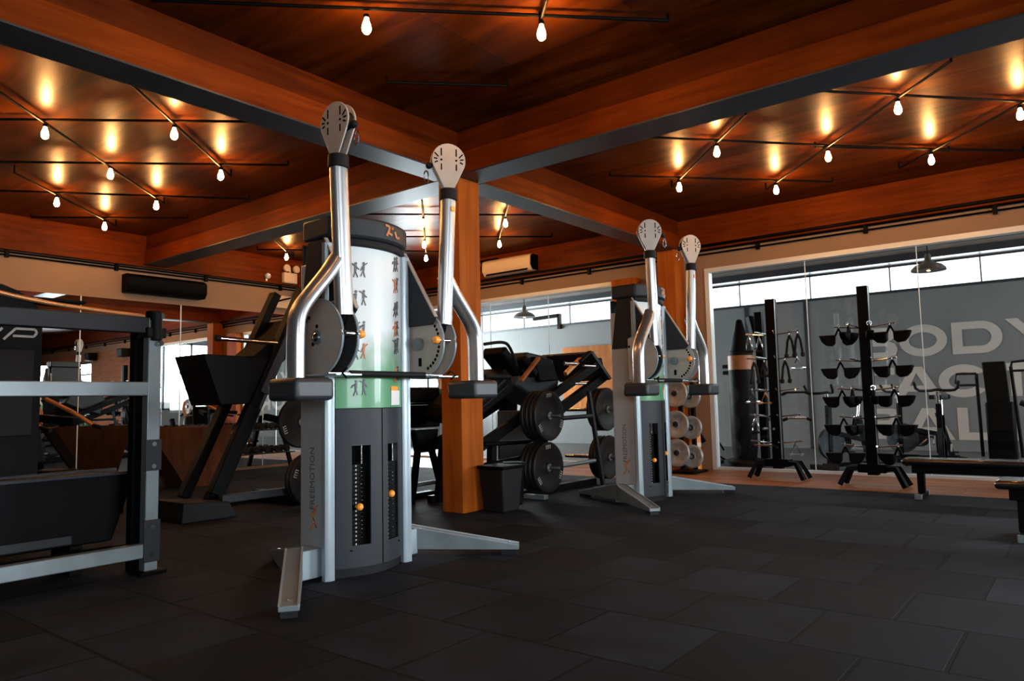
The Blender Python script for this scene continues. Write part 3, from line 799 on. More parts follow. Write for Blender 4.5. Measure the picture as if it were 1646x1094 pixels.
# hedge seen through the side window (in the mirror)
random.seed(3)
hd = MB()
for i in range(900):
    p = V((random.uniform(11.7, 12.5), random.uniform(-7.6, -3.6), random.uniform(0.3, 1.35)))
    r_ = random.uniform(.04, .09); a = random.uniform(0, PI); d = V((math.cos(a), math.sin(a), random.uniform(-.5, .5)))*r_
    e = V((-math.sin(a), math.cos(a), random.uniform(-.6, .8)))*r_*.6
    hd.bm.faces.new([hd.bm.verts.new(p+q) for q in (d, e, -d, -e)])
t = thing('hedge', 'green hedge growing outside the side window', 'hedge', (12.1, -5.2, 0))
part('foliage', hd, 'hedge', t)['kind'] = 'stuff'
for k in range(4): part('stem', MB().tube([(12.0+.1*(k % 2), -7+1.3*k, 0), (12.05, -6.9+1.3*k, .5), (12.1, -7+1.3*k, 1.0)], .03), 'trunk', t)
struct('ground', MB().box((10.96, -12, -.15), (20, -3.41, -.02)), 'darkfloor', 'ground outside the side window')
for i, (yy, l) in enumerate(((-3.0, 'black wall speaker on the brick wall beside the window'), (-0.5, 'black wall speaker on the brick wall near the glass'))):
    t = thing('wall_speaker', l, 'speaker', (XW-.02, yy, 2.9))
    part('cabinet', MB().box((XW-.28, yy-.2, 2.85), (XW-.005, yy+.2, 3.1) if False else (XW-.005, yy+.2, 3.12)), 'matblack', t, 0.02)
    part('grille', MB().box((XW-.295, yy-.17, 2.88), (XW-.281, yy+.17, 3.09)), 'gunmetal', t, 0.004)
# ------------------------------------------------------------------ cable towers
def arcpts(x0, x1, bulge, n=14, y=0.0):
    """arc in plan from x0 to x1 bulging towards -y"""
    out = []
    for i in range(n+1):
        x = x0 + (x1-x0)*i/n
        u = 2*(x-(x0+x1)/2)/(x1-x0)
        out.append((x, y - bulge*(1-u*u)))
    return out
def bulge_y(x, hw, bulge): return -bulge*(1-(x/hw)**2)

def panel(mb, hw, bulge, x0, x1, z0, z1, thick=0.012, n=6, off=0.0):
    xs = [x0+(x1-x0)*i/n for i in range(n+1)]
    ft = [(x, bulge_y(x, hw, bulge)-off) for x in xs]
    bk = [(x, bulge_y(x, hw, bulge)-off+thick) for x in xs[::-1]]
    mb.pxy(ft+bk, z0, z1)

def head_parts(arm, side, x, y, z, rz, tilt=0):
    """tear-drop pulley housing of two pierced plates"""
    rot = Euler((0, 0, rz)).to_matrix()
    def outline(s=1.0, n=18):
        r = .125*s
        pts = [(r*math.cos(R(a)), .205+r*math.sin(R(a))) for a in [-22+224*i/n for i in range(n+1)]]
        return pts + [(-.040*s, 0.0), (.040*s, 0.0)]
    o = V((x, y, z))
    hd = None
    for k, yy in enumerate((-.035, .023)):
        m = MB(); m.prism([(px, 0, pz) for px, pz in outline()], (0, yy, 0), (0, yy+.012, 0))
        for v in m.bm.verts: v.co = o + rot @ v.co
        p = part('pulley_housing', m, 'champagne', arm, 0.004, local=True, label='satin nickel tear-drop plate')
        hd = hd or p
    for s in (-1, 1):
        m = MB()
        c = V((s*.055, 0, .205))
        for a, l0, l1 in ((90, .03, .085), (270, .03, .075), (90+s*-45, .03, .07), (90+s*-80, .03, .055), (90+s*-115, .03, .055)):
            d = V((math.cos(R(a)), 0, math.sin(R(a))))
            m.bar(c+d*l0+V((0, -.0365, 0)), c+d*l1+V((0, -.0365, 0)), .009, .003, up=(0, 1, 0))
        m.cyl(c+V((0, -.038, 0)), c+V((0, -.034, 0)), .008, seg=8)
        for v in m.bm.verts: v.co = o + rot @ v.co
        part('vent_slots', m, 'black', hd, local=True, label='dark slots pierced in the plate')
    for s in (-1, 1):
        m = MB().lathe([(.02, -.018), (.058, -.018), (.048, 0), (.058, .018), (.02, .018)], (s*.062, 0, .205), (0, 1, 0), 20)
        for v in m.bm.verts: v.co = o + rot @ v.co
        part('pulley', m, 'matblack', arm, local=True)
    # cable ball and carabiner
    c = V((-.16*side, 0, .13))
    m = MB().ball((-.14*side, 0, .165), .026, seg=12)
    for v in m.bm.verts: v.co = o + rot @ v.co
    part('cable_ball', m, 'matblack', arm, local=True)
    ring = [(c.x+.016*math.cos(t_), 0, c.z-.05+.045*math.sin(t_)) for t_ in [2*PI*i/14 for i in range(14)]]
    m = MB().tube(ring+[ring[0]], .006, seg=6)
    for v in m.bm.verts: v.co = o + rot @ v.co
    part('carabiner', m, 'chrome', arm, local=True)
    return hd

def make_tower(loc, label, rzl, rzr):
    t = thing('cable_crossover_machine', label, 'cable machine', loc, 'cable crossover towers')
    L = dict(local=True)
    for s in (-1, 1):
        part('side_panel', MB().box((s*.33-.012, .02, 0.02), (s*.33+.012, .30, 2.06)), 'silver', t, 0.01, **L)
        part('front_strip', MB().pxy([(s*.335-.045, .02), (s*.335-.045, -.012), (s*.335-.02, -.03), (s*.335+.02, -.03), (s*.335+.03, -.012), (s*.335+.03, .02)], 0.0, 2.17), 'brightsilver', t, 0.003, **L)
        # dark gusset sloping forward from the cap down to the disc
        part('gusset_plate', MB().pyz([(.20, 2.20), (.02, 2.20), (-.30, 1.70), (-.26, 1.66), (.28, 1.66)], s*.352-.007, s*.352+.007), 'gunmetal', t, 0.003, **L)
        part('gusset_edge', MB().bar((s*.352, .015, 2.205), (s*.352, -.30, 1.71), .03, .012, up=(0, 1, 0)), 'champagne', t, 0.003, **L)
    part('back_panel', MB().box((-.33, .285, .02), (.33, .30, 2.2)), 'shroud', t, **L)
    # lower shroud with two slots
    hw, bu = .30, .105
    m = MB()
    xs = [-.29, -.20, -.075, .075, .20, .29]
    for i in range(5):
        a, b = xs[i], xs[i+1]
        if i in (1, 3):
            panel(m, hw, bu, a, b, .06, .20); panel(m, hw, bu, a, b, .84, 1.08)
        else:
            panel(m, hw, bu, a, b, .06, 1.08, n=8)
    part('lower_shroud', m, 'shroud', t, 0.0, **L)
    part('shroud_seam', MB().box((-.003+.02, -.108, .06), (.003+.02, -.1035, 1.08)), 'black', t, **L)
    part('kick_plate', MB().pxy(arcpts(-.29, .29, .10, y=.02)+[(.29, .05), (-.29, .05)], 0.0, .06), 'matblack', t, **L)
    part('shroud_top', MB().pxy(arcpts(-.29, .29, .10)+[(.29, .05), (-.29, .05)], 1.065, 1.082), 'shroud', t, 0.002, **L)
    for s in (-1, 1):
        part('stack_recess', MB().box((s*.1375-.075, .02, .17), (s*.1375+.075, .03, .87)).box((s*.1375-.075, -.06, .165), (s*.1375+.075, .02, .175)), 'black', t, **L)
        m = MB()
        for k in range(20): m.box((s*.1375-.058, -.045, .19+k*.0265), (s*.1375+.058, .012, .19+k*.0265+.0235))
        ws = part('weight_stack', m, 'black', t, **L)
        ws['kind'] = 'stuff'
        m = MB()
        for k in range(20): m.cyl((s*.1375-.02, -.047, .203+k*.0265), (s*.1375-.02, -.0445, .203+k*.0265), .0065, seg=6)
        ml = part('stack_marks', m, 'mark', ws, label='pale row of pin holes on the black stack', **L); ml['kind'] = 'stuff'
        part('guide_rod', MB().cyl((s*.1375+.04, -.03, .17), (s*.1375+.04, -.03, .86), .006, seg=8), 'chrome', t, **L)
        z = .445 if s < 0 else .50
        pn = part('selector_pin', MB().ball((s*.1375-.02, -.085, z), .024, seg=14).cyl((s*.1375-.02, -.085, z), (s*.1375-.02, -.045, z), .008, seg=8), 'orange', t, label='orange selector pin', **L)
    # chart
    m = MB(); panel(m, .30, .09, -.29, .29, 1.085, 2.165, n=20)
    ch = part('exercise_chart', m, 'chart', t, **L)
    # figures printed on the chart
    random.seed(11)
    def fig(cx, z, pose, mats):
        m = MB(); q = lambda x, zz: V((x, bulge_y(x, .30, .09)-.0035, zz))
        def limb(a, b, w=.008): m.bar(q(cx+a[0], z+a[1]), q(cx+b[0], z+b[1]), w, .002, up=(0, 1, 0))
        limb((0, .0), (0.004, .038), .017)
        m.cyl(q(cx+.004, z+.05)+V((0, .001, 0)), q(cx+.004, z+.05)-V((0, .001, 0)), .010, seg=10)
        for a in pose[0]: limb((0, .033), a)
        for a in pose[1]: limb((0, 0), a)
        part('chart_figure', m, mats, ch, **L)
    A = ([(-.03, .05), (.025, .01)], [(-.012, -.045), (.016, -.045)])
    B_ = ([(-.032, .008), (-.028, .02)], [(-.014, -.045), (.012, -.04)])
    C_ = ([(.03, .055), (-.02, .0)], [(-.02, -.042), (.012, -.045)])
    for i, z in enumerate((2.00, 1.81, 1.60, 1.45, 1.21)):
        fig(-.17, z, (A, B_, C_)[i % 3], 'ink'); fig(-.115, z+.005, (C_, A, B_)[i % 3], 'ink' if i != 3 else 'rust')
    for i, z in enumerate((2.08, 1.93, 1.76, 1.62, 1.50, 1.30)):
        fig(.185, z, (B_, A, C_)[i % 3], 'rust' if i % 2 else 'ink'); fig(.215, z+.012, (A, C_, B_)[i % 3], 'ink')
    m = MB(); panel(m, .30, .09, .13, .245, 1.10, 1.20, thick=.003, off=.004); part('warning_label', m, 'white', ch, label='white notice with an orange header', **L)
    m = MB(); panel(m, .30, .09, .13, .22, 1.20, 1.23, thick=.003, off=.004); part('label_header', m, 'orange', ch, label='orange label header', **L)
    # cap
    part('cap', MB().pxy(arcpts(-.345, .345, .13, y=-.02)+[(.345, .28), (-.345, .28)], 2.215, 2.36), 'shroud', t, 0.02, **L)
    part('cap_lip', MB().pxy(arcpts(-.325, .325, .115, y=-.01)+[(.325, .2), (-.325, .2)], 2.165, 2.215), 'matblack', t, 0.006, **L)
    m = MB(); q = lambda x, z: V((x, -.02-.13*(1-(x/.345)**2)-.004, z))
    for pts in (((.02, 2.33), (.06, 2.325), (.05, 2.28), (.09, 2.27)), ((.06, 2.31), (.03, 2.255)), ((.12, 2.30), (.14, 2.26), (.18, 2.27))):
        for a, b in zip(pts[:-1], pts[1:]): m.bar(q(*a), q(*b), .016, .004, up=(0, 1, 0))
    m.ball(q(.085, 2.315), .014, seg=8)
    part('cap_emblem', m, 'rust', t, label='small orange emblem on the cap', **L)
    # lettering on the left side panel
    text_part('side_lettering', 'FREEMOTION', 'ink', t, (-.3425, .145, .43), .070, (0, 0, 1), (0, 1, 0), sx=.95)
    q2 = lambda a, b: V((-.3435, .15-a, .30+b))
    m = MB().tube([q2(-.035, .0), q2(.0, .05), q2(-.02, .11), q2(.04, .16)], .006, seg=6).tube([q2(.03, .02), q2(-.01, .08), q2(.02, .13)], .006, seg=6)
    part('side_emblem', m, 'rust', t, label='orange swoosh emblem below the lettering', **L)
    # discs, arms, weights
    for s in (-1, 1):
        def disc(x, name, mat, r=.235, slot=False):
            pts = [(-.11 + r*math.cos(R(a)), 1.53 + r*math.sin(R(a))) for a in [63+234*i/30 for i in range(31)]]
            pts = [(y, z) for y, z in pts]
            m = MB().pyz(pts, x-.006, x+.006)
            p = part(name, m, mat, t, 0.002, **L)
            # bright rim
            m2 = MB().tube([(x, y, z) for y, z in pts], .009, seg=6)
            part('disc_rim', m2, 'brightsilver', p, **L)
            return p
        dpo = disc(s*.50, 'adjustment_disc', 'champagne')
        dpi = disc(s*.38, 'adjustment_disc', 'shroud' if s < 0 else 'champagne')
        xf = s*.50-.007 if s < 0 else s*.38-.0075
        tgt = dpo if s < 0 else dpi
        m = MB()
        if s < 0:
            for y, z in ((-.02, 1.66), (-.10, 1.60), (-.06, 1.49)): m.cyl((xf-.001, y, z), (xf+.001, y, z), .013, seg=10)
            part('bolt_holes', m, 'black', tgt, **L)
            part('pivot_pin', MB().lathe([(.028, 0), (.028, .02), (.012, .03)], (xf, -.11, 1.53), (-1, 0, 0), 14), 'chrome', tgt, **L)
        else:
            for k in range(15):
                a = R(115+130*k/14); c = V((xf, -.11+.195*math.cos(a), 1.53+.195*math.sin(a)))
                m.cyl(c, c+V((.001, 0, 0)), .012, seg=10)
            part('pin_holes', m, 'black', tgt, **L)
            part('number_label', MB().box((xf-.001, -.13, 1.37), (xf, -.10, 1.43)), 'black', tgt, **L)
        part('hub', MB().cyl((s*.345, -.11, 1.53), (s*.52, -.11, 1.53), .045, seg=18), 'steelgrey', t, **L)
        # lever pin with orange knob pointing inwards
        part('lock_pin', MB().cyl((s*.46, -.315, 1.545), (s*.36, -.315, 1.545), .018, seg=12), 'chrome', t, **L)
        part('lock_knob', MB().lathe([(.012, 0), (.025, .01), (.028, .025), (.022, .045), (.008, .05)], (s*.362, -.315, 1.545), (-s, 0, 0), 14), 'orange', t, label='orange lock knob', **L)
        # bottom shelf bracket
        part('disc_bracket', MB().box((s*.44-.10, -.33, 1.285), (s*.44+.10, .02, 1.298)), 'brightsilver', t, 0.003, **L)
        part('bracket_hook', MB().tube([(s*.46, -.30, 1.31), (s*.46, -.33, 1.33), (s*.50, -.34, 1.30), (s*.46, -.33, 1.27)], .007, seg=6), 'black', t, **L)
        # arm: long tube, fork
        P0 = V((s*.445, -.29, 1.66)); P1 = V((s*.495, -.30, 2.60))
        arm = part('arm_tube', MB().tube([P0, P0.lerp(P1, .5), P1], .056, seg=16, ry=.045, up=(0, 1, 0), sq=.75), 'armsilver', t, **L)
        fk = part('arm_fork', MB().tube([P0+V((0, 0, .06)), P0+V((0, .02, -.04)), (s*.44, -.20, 1.54)], .03, seg=10, ry=.018, up=(0, 1, 0)), 'black', t, **L)
        # counterweight branch
        m = MB().tube([(s*.475, -.27, 2.02), (s*.56, -.27, 1.90), (s*.68, -.275, 1.77), (s*.77, -.28, 1.66), (s*.79, -.28, 1.56), (s*.79, -.28, 1.25)], .042, seg=16, ry=.062, up=(0, 1, 0), sq=.8, smooth=2)
        part('counterweight_arm', m, 'armsilver', t, **L)
        part('counterweight', MB().box((s*.75-.135, -.42, 1.135), (s*.75+.135, -.14, 1.265)), 'greypad', t, 0.028, seg=3, label='black rounded counterweight block', **L)
        part('collar', MB().cyl(P1-V((0, 0, .03)), P1+V((0, 0, .05)), .066, .064, seg=20), 'matblack', t, 0.003, **L)
        head_parts(t, s, P1.x, P1.y, 2.655, rzl if s < 0 else rzr)
        part('orange_badge', MB().cyl((s*.49, -.346, 2.50), (s*.49, -.350, 2.50), .020, seg=12), 'orange', arm, label='small orange badge on the arm', **L) if s > 0 else None
        # cable running down the arm
    # handle bar across the front
    part('cross_bar', MB().cyl((-.33, -.20, 1.305), (.33, -.20, 1.305), .020, seg=14), 'matblack', t, **L)
    for s in (-1, 1):
        part('cross_bar_end', MB().cyl((s*.33, -.20, 1.305), (s*.50, -.20, 1.305), .012, seg=10), 'chrome', t, **L)
    # feet: four tapering legs, two each side joined by a stub
    for s in (-1, 1):
        part('base_stub', MB().box((min(s*.34, s*.50), .06, .02), (max(s*.34, s*.50), .22, .20)), 'brightsilver', t, 0.006, **L)
        for (tip, nm) in (((s*.98, -.50), 'front'), ((s*.12, .88), 'rear')):
            a = V((s*.50, .14, 0)); b = V((tip[0], tip[1], 0)); d = (b-a).normalized(); n_ = V((-d.y, d.x, 0))
            wv = n_*.055
            q0 = [a+V((0, 0, .05)), b+V((0, 0, .035)), b+V((0, 0, .065)), a+V((0, 0, .21))]
            m = MB().prism(q0, wv, -wv)
            lg = part('base_leg', m, 'steelgrey', t, 0.004, label='tapering silver floor leg', **L)
            m = MB()
            for w_ in (1, -1):
                m.bar(a+V((0, 0, .213))+wv*w_*.9, b+V((0, 0, .068))+wv*w_*.9, .012, .008)
            part('leg_edge', m, 'brightsilver', lg, **L)
            e = b-d*.07
            m = MB().prism([e-d*.06, e+d*.06, e+d*.05+V((0, 0, .04)), e-d*.06+V((0, 0, .04))], wv*.8, -wv*.8)
            part('rubber_foot', m, 'matblack', lg, **L)
            part('leg_bolt', MB().cyl(e+V((0, 0, .06)), e+V((0, 0, .085)), .012, seg=8), 'chrome', lg, **L)
    return t
tower1 = make_tower((3.31, 3.87, 0), 'large silver cable tower with lit white-green exercise chart, standing nearest the camera', R(-86), R(-34))
tower2 = copy_tree(tower1, (7.34, 3.84, 0), 'smaller-looking silver cable tower farther back, in front of the glass wall')
for o in [c for c in COL.objects if c.parent == tower2 and (c.name.startswith('pulley') or c.name.startswith('cable_ball') or c.name.startswith('carabiner'))]:
    # swivel the left head of the far tower so both heads face the room
    if sum(v.co.x for v in o.data.vertices) < 0:
        piv = V((-.495, -.30, 2.655)); rr = Matrix.Translation(piv) @ Euler((0, 0, R(40))).to_matrix().to_4x4() @ Matrix.Translation(-piv)
        o.matrix_basis = rr

# ------------------------------------------------------------------ power rack, left
t = thing('power_rack', 'dark steel rack with a bright grey cross rail at the left picture edge', 'power rack', (1.9, 5.15, 0))
p = part('upright', MB().box((2.375, 5.07, 0.02), (2.465, 5.15, 1.74)), 'steelgrey', t, 0.006)
for z in (.13, .31, .72, .87):
    part('bolt', MB().cyl((2.42, 5.072, z), (2.42, 5.052, z), .016, seg=12), 'chrome', p)
part('joint_plate', MB().box((2.365, 5.06, .69), (2.475, 5.069, .90)), 'gunmetal', p, 0.003)
part('joint_plate', MB().box((2.365, 5.06, .08), (2.475, 5.069, .36)), 'gunmetal', p, 0.003)
part('foot_plate', MB().box((2.33, 5.03, 0), (2.51, 5.19, .02)), 'black', p, 0.004)
part('upright', MB().box((2.36, 5.24, 0.0), (2.44, 5.32, 1.72)), 'black', t, 0.006)
for x, y in ((0.9, 5.07), (0.9, 5.24)): part('upright', MB().box((x, y, 0), (x+.09, y+.08, 1.75)), 'gunmetal', t, 0.006)
part('side_rail', MB().box((2.37, 5.15, 1.60), (2.44, 5.24, 1.69)), 'gunmetal', t, 0.006)
part('top_rail', MB().box((0.99, 5.075, 1.63), (2.375, 5.145, 1.74)), 'gunmetal', t, 0.006)
part('middle_rail', MB().box((0.99, 5.065, 1.20), (2.375, 5.145, 1.295)), 'steelgrey', t, 0.006, label='bright grey horizontal rail')
part('bottom_rail', MB().box((0.99, 5.07, .11), (2.375, 5.14, .205)), 'steelgrey', t, 0.006)
part('bottom_rail', MB().box((0.99, 5.25, .11), (2.36, 5.31, .19)), 'black', t, 0.006)
part('joint_clamp', MB().box((2.355, 5.04, 1.60), (2.485, 5.17, 1.67)).cyl((2.42, 5.05, 1.58), (2.42, 5.05, 1.78), .035, seg=14), 'matblack', t, 0.006)
part('pivot_cap', MB().cyl((2.42, 5.10, 1.72), (2.42, 5.10, 1.79), .05, seg=16), 'black', t, 0.006)
part('clamp_bolt', MB().cyl((2.44, 5.045, 1.56), (2.44, 5.02, 1.56), .018, seg=12), 'chrome', t)
part('clamp_bolt', MB().cyl((2.44, 5.045, 1.75), (2.44, 5.02, 1.75), .022, seg=12), 'chrome', t)
part('bent_bar', MB().tube([(0.9, 5.10, 1.98), (1.3, 5.09, 1.87), (1.6, 5.09, 1.80), (2.0, 5.10, 1.765), (2.36, 5.11, 1.75)], .014, seg=10, smooth=2), 'copper', t, label='thin copper coloured curved bar over the top rail')
t = thing('storage_bin', 'black tapering bin standing behind the lower rails of the steel rack', 'storage bin', (1.6, 5.44, 0))
m = MB().pxz([(0.98, .66), (2.48, .655), (2.32, .20), (1.1, .20)], 5.44, 5.80)
part('body', m, 'black', t, 0.01)
part('rim', MB().box((0.96, 5.41, .65), (2.50, 5.44, .675)).box((0.96, 5.80, .65), (2.50, 5.83, .675)), 'gunmetal', t, 0.004)
for x in (1.2, 2.1): part('foot', MB().box((x-.04, 5.46, 0), (x+.04, 5.78, .20)), 'black', t, 0.004)
part('base_plate', MB().box((1.35, 5.40, .22), (2.05, 5.432, .28)), 'gunmetal', t, 0.004)

# tall rounded shroud with grey logo behind the rack
t = thing('machine_tower', 'tall black round-topped machine tower with a grey emblem behind the steel rack', 'machine tower', (1.9, 7.4, 0))
prof = [(1.35, 0), (2.50, 0), (2.50, 1.98)] + [(2.03+.47*math.cos(R(a)), 1.90+.34*math.sin(R(a))) for a in (10, 25, 40, 55, 70, 85, 100, 115, 130, 150)] + [(1.35, 2.0)]
part('housing', MB().pxz(prof, 7.36, 7.75), 'pad', t, 0.02)
part('front_panel', MB().box((1.4, 7.34, .9), (2.44, 7.362, 1.66)), 'matblack', t, 0.01)
m = MB()
E1 = lambda x, z: (x, 7.352, z)
for pts in (((2.10, 1.74), (2.19, 1.84)), ((2.20, 1.74), (2.29, 1.84), (2.44, 1.84), (2.455, 1.81), (2.43, 1.775), (2.27, 1.775)), ((2.00, 1.74), (2.09, 1.84)), ((1.80, 1.84), (1.76, 1.78), (1.84, 1.74), (1.96, 1.74))):
    for a, b in zip(pts[:-1], pts[1:]): m.bar(E1(*a), E1(*b), .020, .006, up=(0, 1, 0))
part('emblem', m, 'logo', t, label='grey slanted emblem')
part('top_plate', MB().box((2.35, 7.2, 2.09), (2.80, 7.6, 2.115)), 'black', t, 0.004)

# ------------------------------------------------------------------ plates
def make_plate(loc, rot, label, group, r=.28, th=.05, mat='plate', marks=True):
    t = thing('weight_plate', label, 'weight plate', loc, group)
    part('disc', MB().ringlathe([(.03, 0), (.055, -.004), (.06, .006), (r*.62, .006), (r*.68, -.002), (r-.012, -.004), (r, .008), (r, th-.008), (r-.012, th), (r*.66, th), (.06, th-.01), (.03, th)], (0, 0, 0), (0, 1, 0), 40), mat, t, local=True)
    if marks:
        for a in (95, 215, 335):
            m = MB()
            c = V((math.cos(R(a))*r*.8, -.006, math.sin(R(a))*r*.8)); tg = V((-math.sin(R(a)), 0, math.cos(R(a))))
            ra = V((math.cos(R(a)), 0, math.sin(R(a))))
            for k in (-1.5, -.5, .5, 1.5):
                m.bar(c+tg*(k*.026)-ra*.018, c+tg*(k*.026)+ra*.018, .008, .002, up=(0, 1, 0))
            m.bar(c-tg*.045+ra*.02, c+tg*.045+ra*.02, .005, .002, up=(0, 1, 0))
            part('rim_marks', m, 'mark', t, local=True, label='pale rim markings')
    part('hub_ring', MB().ringlathe([(.0275, -.008), (.042, -.008), (.044, -.0045), (.0275, -.0045)], (0, 0, 0), (0, 1, 0), 20), 'steelgrey' if mat == 'plate' else 'gunmetal', t, local=True)
    t.rotation_euler = rot
    return t

# ------------------------------------------------------------------ plate loaded machine right of the post
Y0, Y1 = 5.12, 5.85
t = thing('plate_loaded_machine', 'black plate-loaded hack squat machine between the timber post and the second cable tower', 'exercise machine', (7.2, 5.5, 0))
for y in (Y0+.05, Y1):
    part('guide_rail', MB().bar((5.95, y, .64), (8.45, y, 1.62), .07, .11), 'black', t, 0.006)
part('lower_rail', MB().bar((7.0, Y0+.12, .78), (8.62, Y0+.12, 1.42), .08, .12), 'black', t, 0.006)
part('foot_plate', MB().prism([(8.15, 0, 1.72), (8.20, 0, 1.75), (8.66, 0, 1.40), (8.60, 0, 1.37)], (0, Y0, 0), (0, Y1+.1, 0)), 'gunmetal', t, 0.008)
part('carriage', MB().prism([(6.95, 0, 1.70), (7.35, 0, 1.66), (7.62, 0, 1.38), (7.50, 0, 1.02), (7.15, 0, 1.12), (6.72, 0, 1.30)], (0, Y0+.15, 0), (0, Y1-.1, 0)), 'shroud', t, 0.03)
part('carriage_cover', MB().prism([(7.0, 0, 1.64), (7.38, 0, 1.62), (7.50, 0, 1.36), (7.1, 0, 1.34)], (0, Y0+.08, 0), (0, Y0+.15, 0)), 'black', t, 0.015)
part('back_pad', MB().prism([(5.75, 0, 1.08), (6.48, 0, 1.50), (6.60, 0, 1.38), (6.62, 0, 1.22), (5.9, 0, .88), (5.72, 0, .95)], (0, Y0+.1, 0), (0, Y1-.05, 0)), 'pad', t, 0.03)
part('back_pad_ribs', MB().bar((5.85, Y0+.09, 1.02), (6.45, Y0+.09, 1.36), .01, .03).bar((5.9, Y0+.09, .98), (6.5, Y0+.09, 1.30), .01, .012), 'gunmetal', t)
part('head_pad', MB().bar((6.52, Y0+.32, 1.71), (6.88, Y0+.32, 1.40), .34, .12), 'pad', t, 0.03, seg=3)
part('shoulder_pad', MB().bar((6.78, Y0+.12, 1.62), (7.02, Y0+.12, 1.42), .14, .10), 'pad', t, 0.03, seg=3)
part('handle', MB().tube([(6.05, Y0+.05, 1.74), (6.40, Y0+.05, 1.79), (6.55, Y0+.08, 1.72), (6.68, Y0+.1, 1.52)], .018, seg=10, smooth=2), 'matblack', t)
part('hand_grip', MB().cyl((5.98, Y0, 1.385), (6.42, Y0, 1.385), .028, seg=14), 'matblack', t, 0.004)
part('orange_bar', MB().bar((6.62, Y0, 1.34), (6.98, Y0, 1.62), .05, .035), 'orangewood', t, 0.004, label='orange-brown slanting bar')
part('chrome_peg', MB().cyl((7.5, Y0, 1.57), (7.78, Y0, 1.57), .022, seg=12), 'chrome', t)
part('chrome_peg', MB().cyl((7.95, Y0, 1.55), (8.22, Y0, 1.55), .020, seg=12), 'chrome', t)
part('chrome_peg', MB().cyl((7.72, Y0, 1.32), (7.98, Y0, 1.32), .018, seg=12), 'chrome', t)
part('orange_link', MB().bar((7.60, Y0+.05, 1.44), (7.95, Y0+.05, 1.64), .05, .05), 'copper', t, 0.004)
part('release_lever', MB().bar((7.88, Y0+.02, 1.60), (8.15, Y0+.02, 1.74), .06, .035), 'black', t, 0.008)
part('frame_leg', MB().bar((8.02, Y0-.02, 1.22), (8.30, Y0-.02, 0.0), .05, .05), 'gunmetal', t, 0.005)
part('frame_leg', MB().bar((8.02, Y1+.1, 1.22), (8.35, Y1+.1, 0.0), .07, .07), 'black', t, 0.005)
part('frame_leg', MB().bar((6.1, Y1, .70), (6.0, Y1, 0), .08, .08), 'black', t, 0.005)
part('frame_leg', MB().bar((6.15, Y0+.05, .72), (6.1, Y0+.05, 0), .08, .08), 'black', t, 0.005)
part('frame_post', MB().bar((7.12, Y0+.15, 1.05), (7.12, Y0+.15, 0.0), .09, .09), 'black', t, 0.005)
part('cross_tube', MB().cyl((7.0, Y0+.01, .885), (8.10, Y0-.02, .905), .028, seg=12), 'gunmetal', t)
part('cross_tube', MB().cyl((6.9, Y0+.01, .31), (8.10, Y0-.03, .33), .026, seg=12), 'steelgrey', t)
part('cross_tube', MB().cyl((5.95, Y0, .66), (7.0, Y0, .64), .025, seg=12), 'black', t)
part('cross_tube', MB().cyl((5.98, Y0, .44), (6.9, Y0, .48), .03, seg=12), 'black', t)
part('base_beam', MB().box((5.9, Y0+.1, .0), (8.35, Y0+.2, .08)), 'black', t, 0.006)
part('base_beam', MB().box((5.9, Y1, .0), (8.35, Y1+.08, .08)), 'black', t, 0.006)
part('stabiliser', MB().box((6.72, Y0-.22, .0), (6.80, Y0+.2, .05)), 'steelgrey', t, 0.006)
for x, z in ((6.80, .94), (6.76, .36)): part('plate_peg', MB().cyl((x, Y0-.44, z), (x, Y0+.2, z), .025, seg=14), 'chrome', t)
for x, z in ((8.54, .98), (8.56, .34)): part('plate_peg', MB().cyl((x, Y0-.30, z), (x, Y1, z), .025, seg=14), 'chrome', t)
gp = 'black weight plates hung on the hack squat machine'
for (x, z, nm) in ((6.80, .94, 'upper'), (6.76, .36, 'lower')):
    for k in range(4):
        lab = ('front black plate of the %s set' % nm, 'second black plate of the %s set' % nm, 'third black plate of the %s set' % nm, 'rearmost black plate of the %s set' % nm)[k] + ' left on the hack squat machine'
        make_plate((x, Y0-.27+.0592*k, z), (0, R(20*k), 0), lab, gp, r=.286, marks=(k == 0))
for (x, z, nm) in ((8.54, .98, 'upper'), (8.56, .34, 'lower')):
    for k in range(3):
        lab = ('front black plate of the %s set' % nm, 'middle black plate of the %s set' % nm, 'rear black plate of the %s set' % nm)[k] + ' right on the hack squat machine'
        make_plate((x, Y0+.012+.0592*k, z), (0, R(30+20*k), 0), lab, gp, r=.29, marks=False)

# ------------------------------------------------------------------ waste bin by the post
t = thing('waste_bin', 'black waste bin with a loose bag standing at the foot of the timber post', 'waste bin', (5.86, 4.82, 0))
def taper(c, w0, d0, w1, d1, z0, z1):
    r0 = [(c[0]+sx*w0/2, c[1]+sy*d0/2, z0) for sx, sy in ((-1, -1), (1, -1), (1, 1), (-1, 1))]
    r1 = [(c[0]+sx*w1/2, c[1]+sy*d1/2, z1) for sx, sy in ((-1, -1), (1, -1), (1, 1), (-1, 1))]
    return [[V(p) for p in r0], [V(p) for p in r1]]
part('bin_body', MB().quadring(taper((5.84, 4.80), .26, .26, .34, .32, 0, .44)), 'matblack', t, 0.02)
part('bin_rim', MB().quadring(taper((5.84, 4.80), .36, .34, .37, .35, .43, .465)), 'black', t, 0.008)
m = MB()
rings = []
for k, z in enumerate((.475, .40, .28, .12, .03)):
    rings.append([V((6.09 + (.10+.03*math.sin(3*a+k))*math.cos(a)*(1-.12*k), 4.82+(.14+.02*math.cos(4*a+k))*math.sin(a)*(1-.12*k), z)) for a in [2*PI*i/16 for i in range(16)]])
part('bin_bag', m.quadring(rings), 'pad', t)

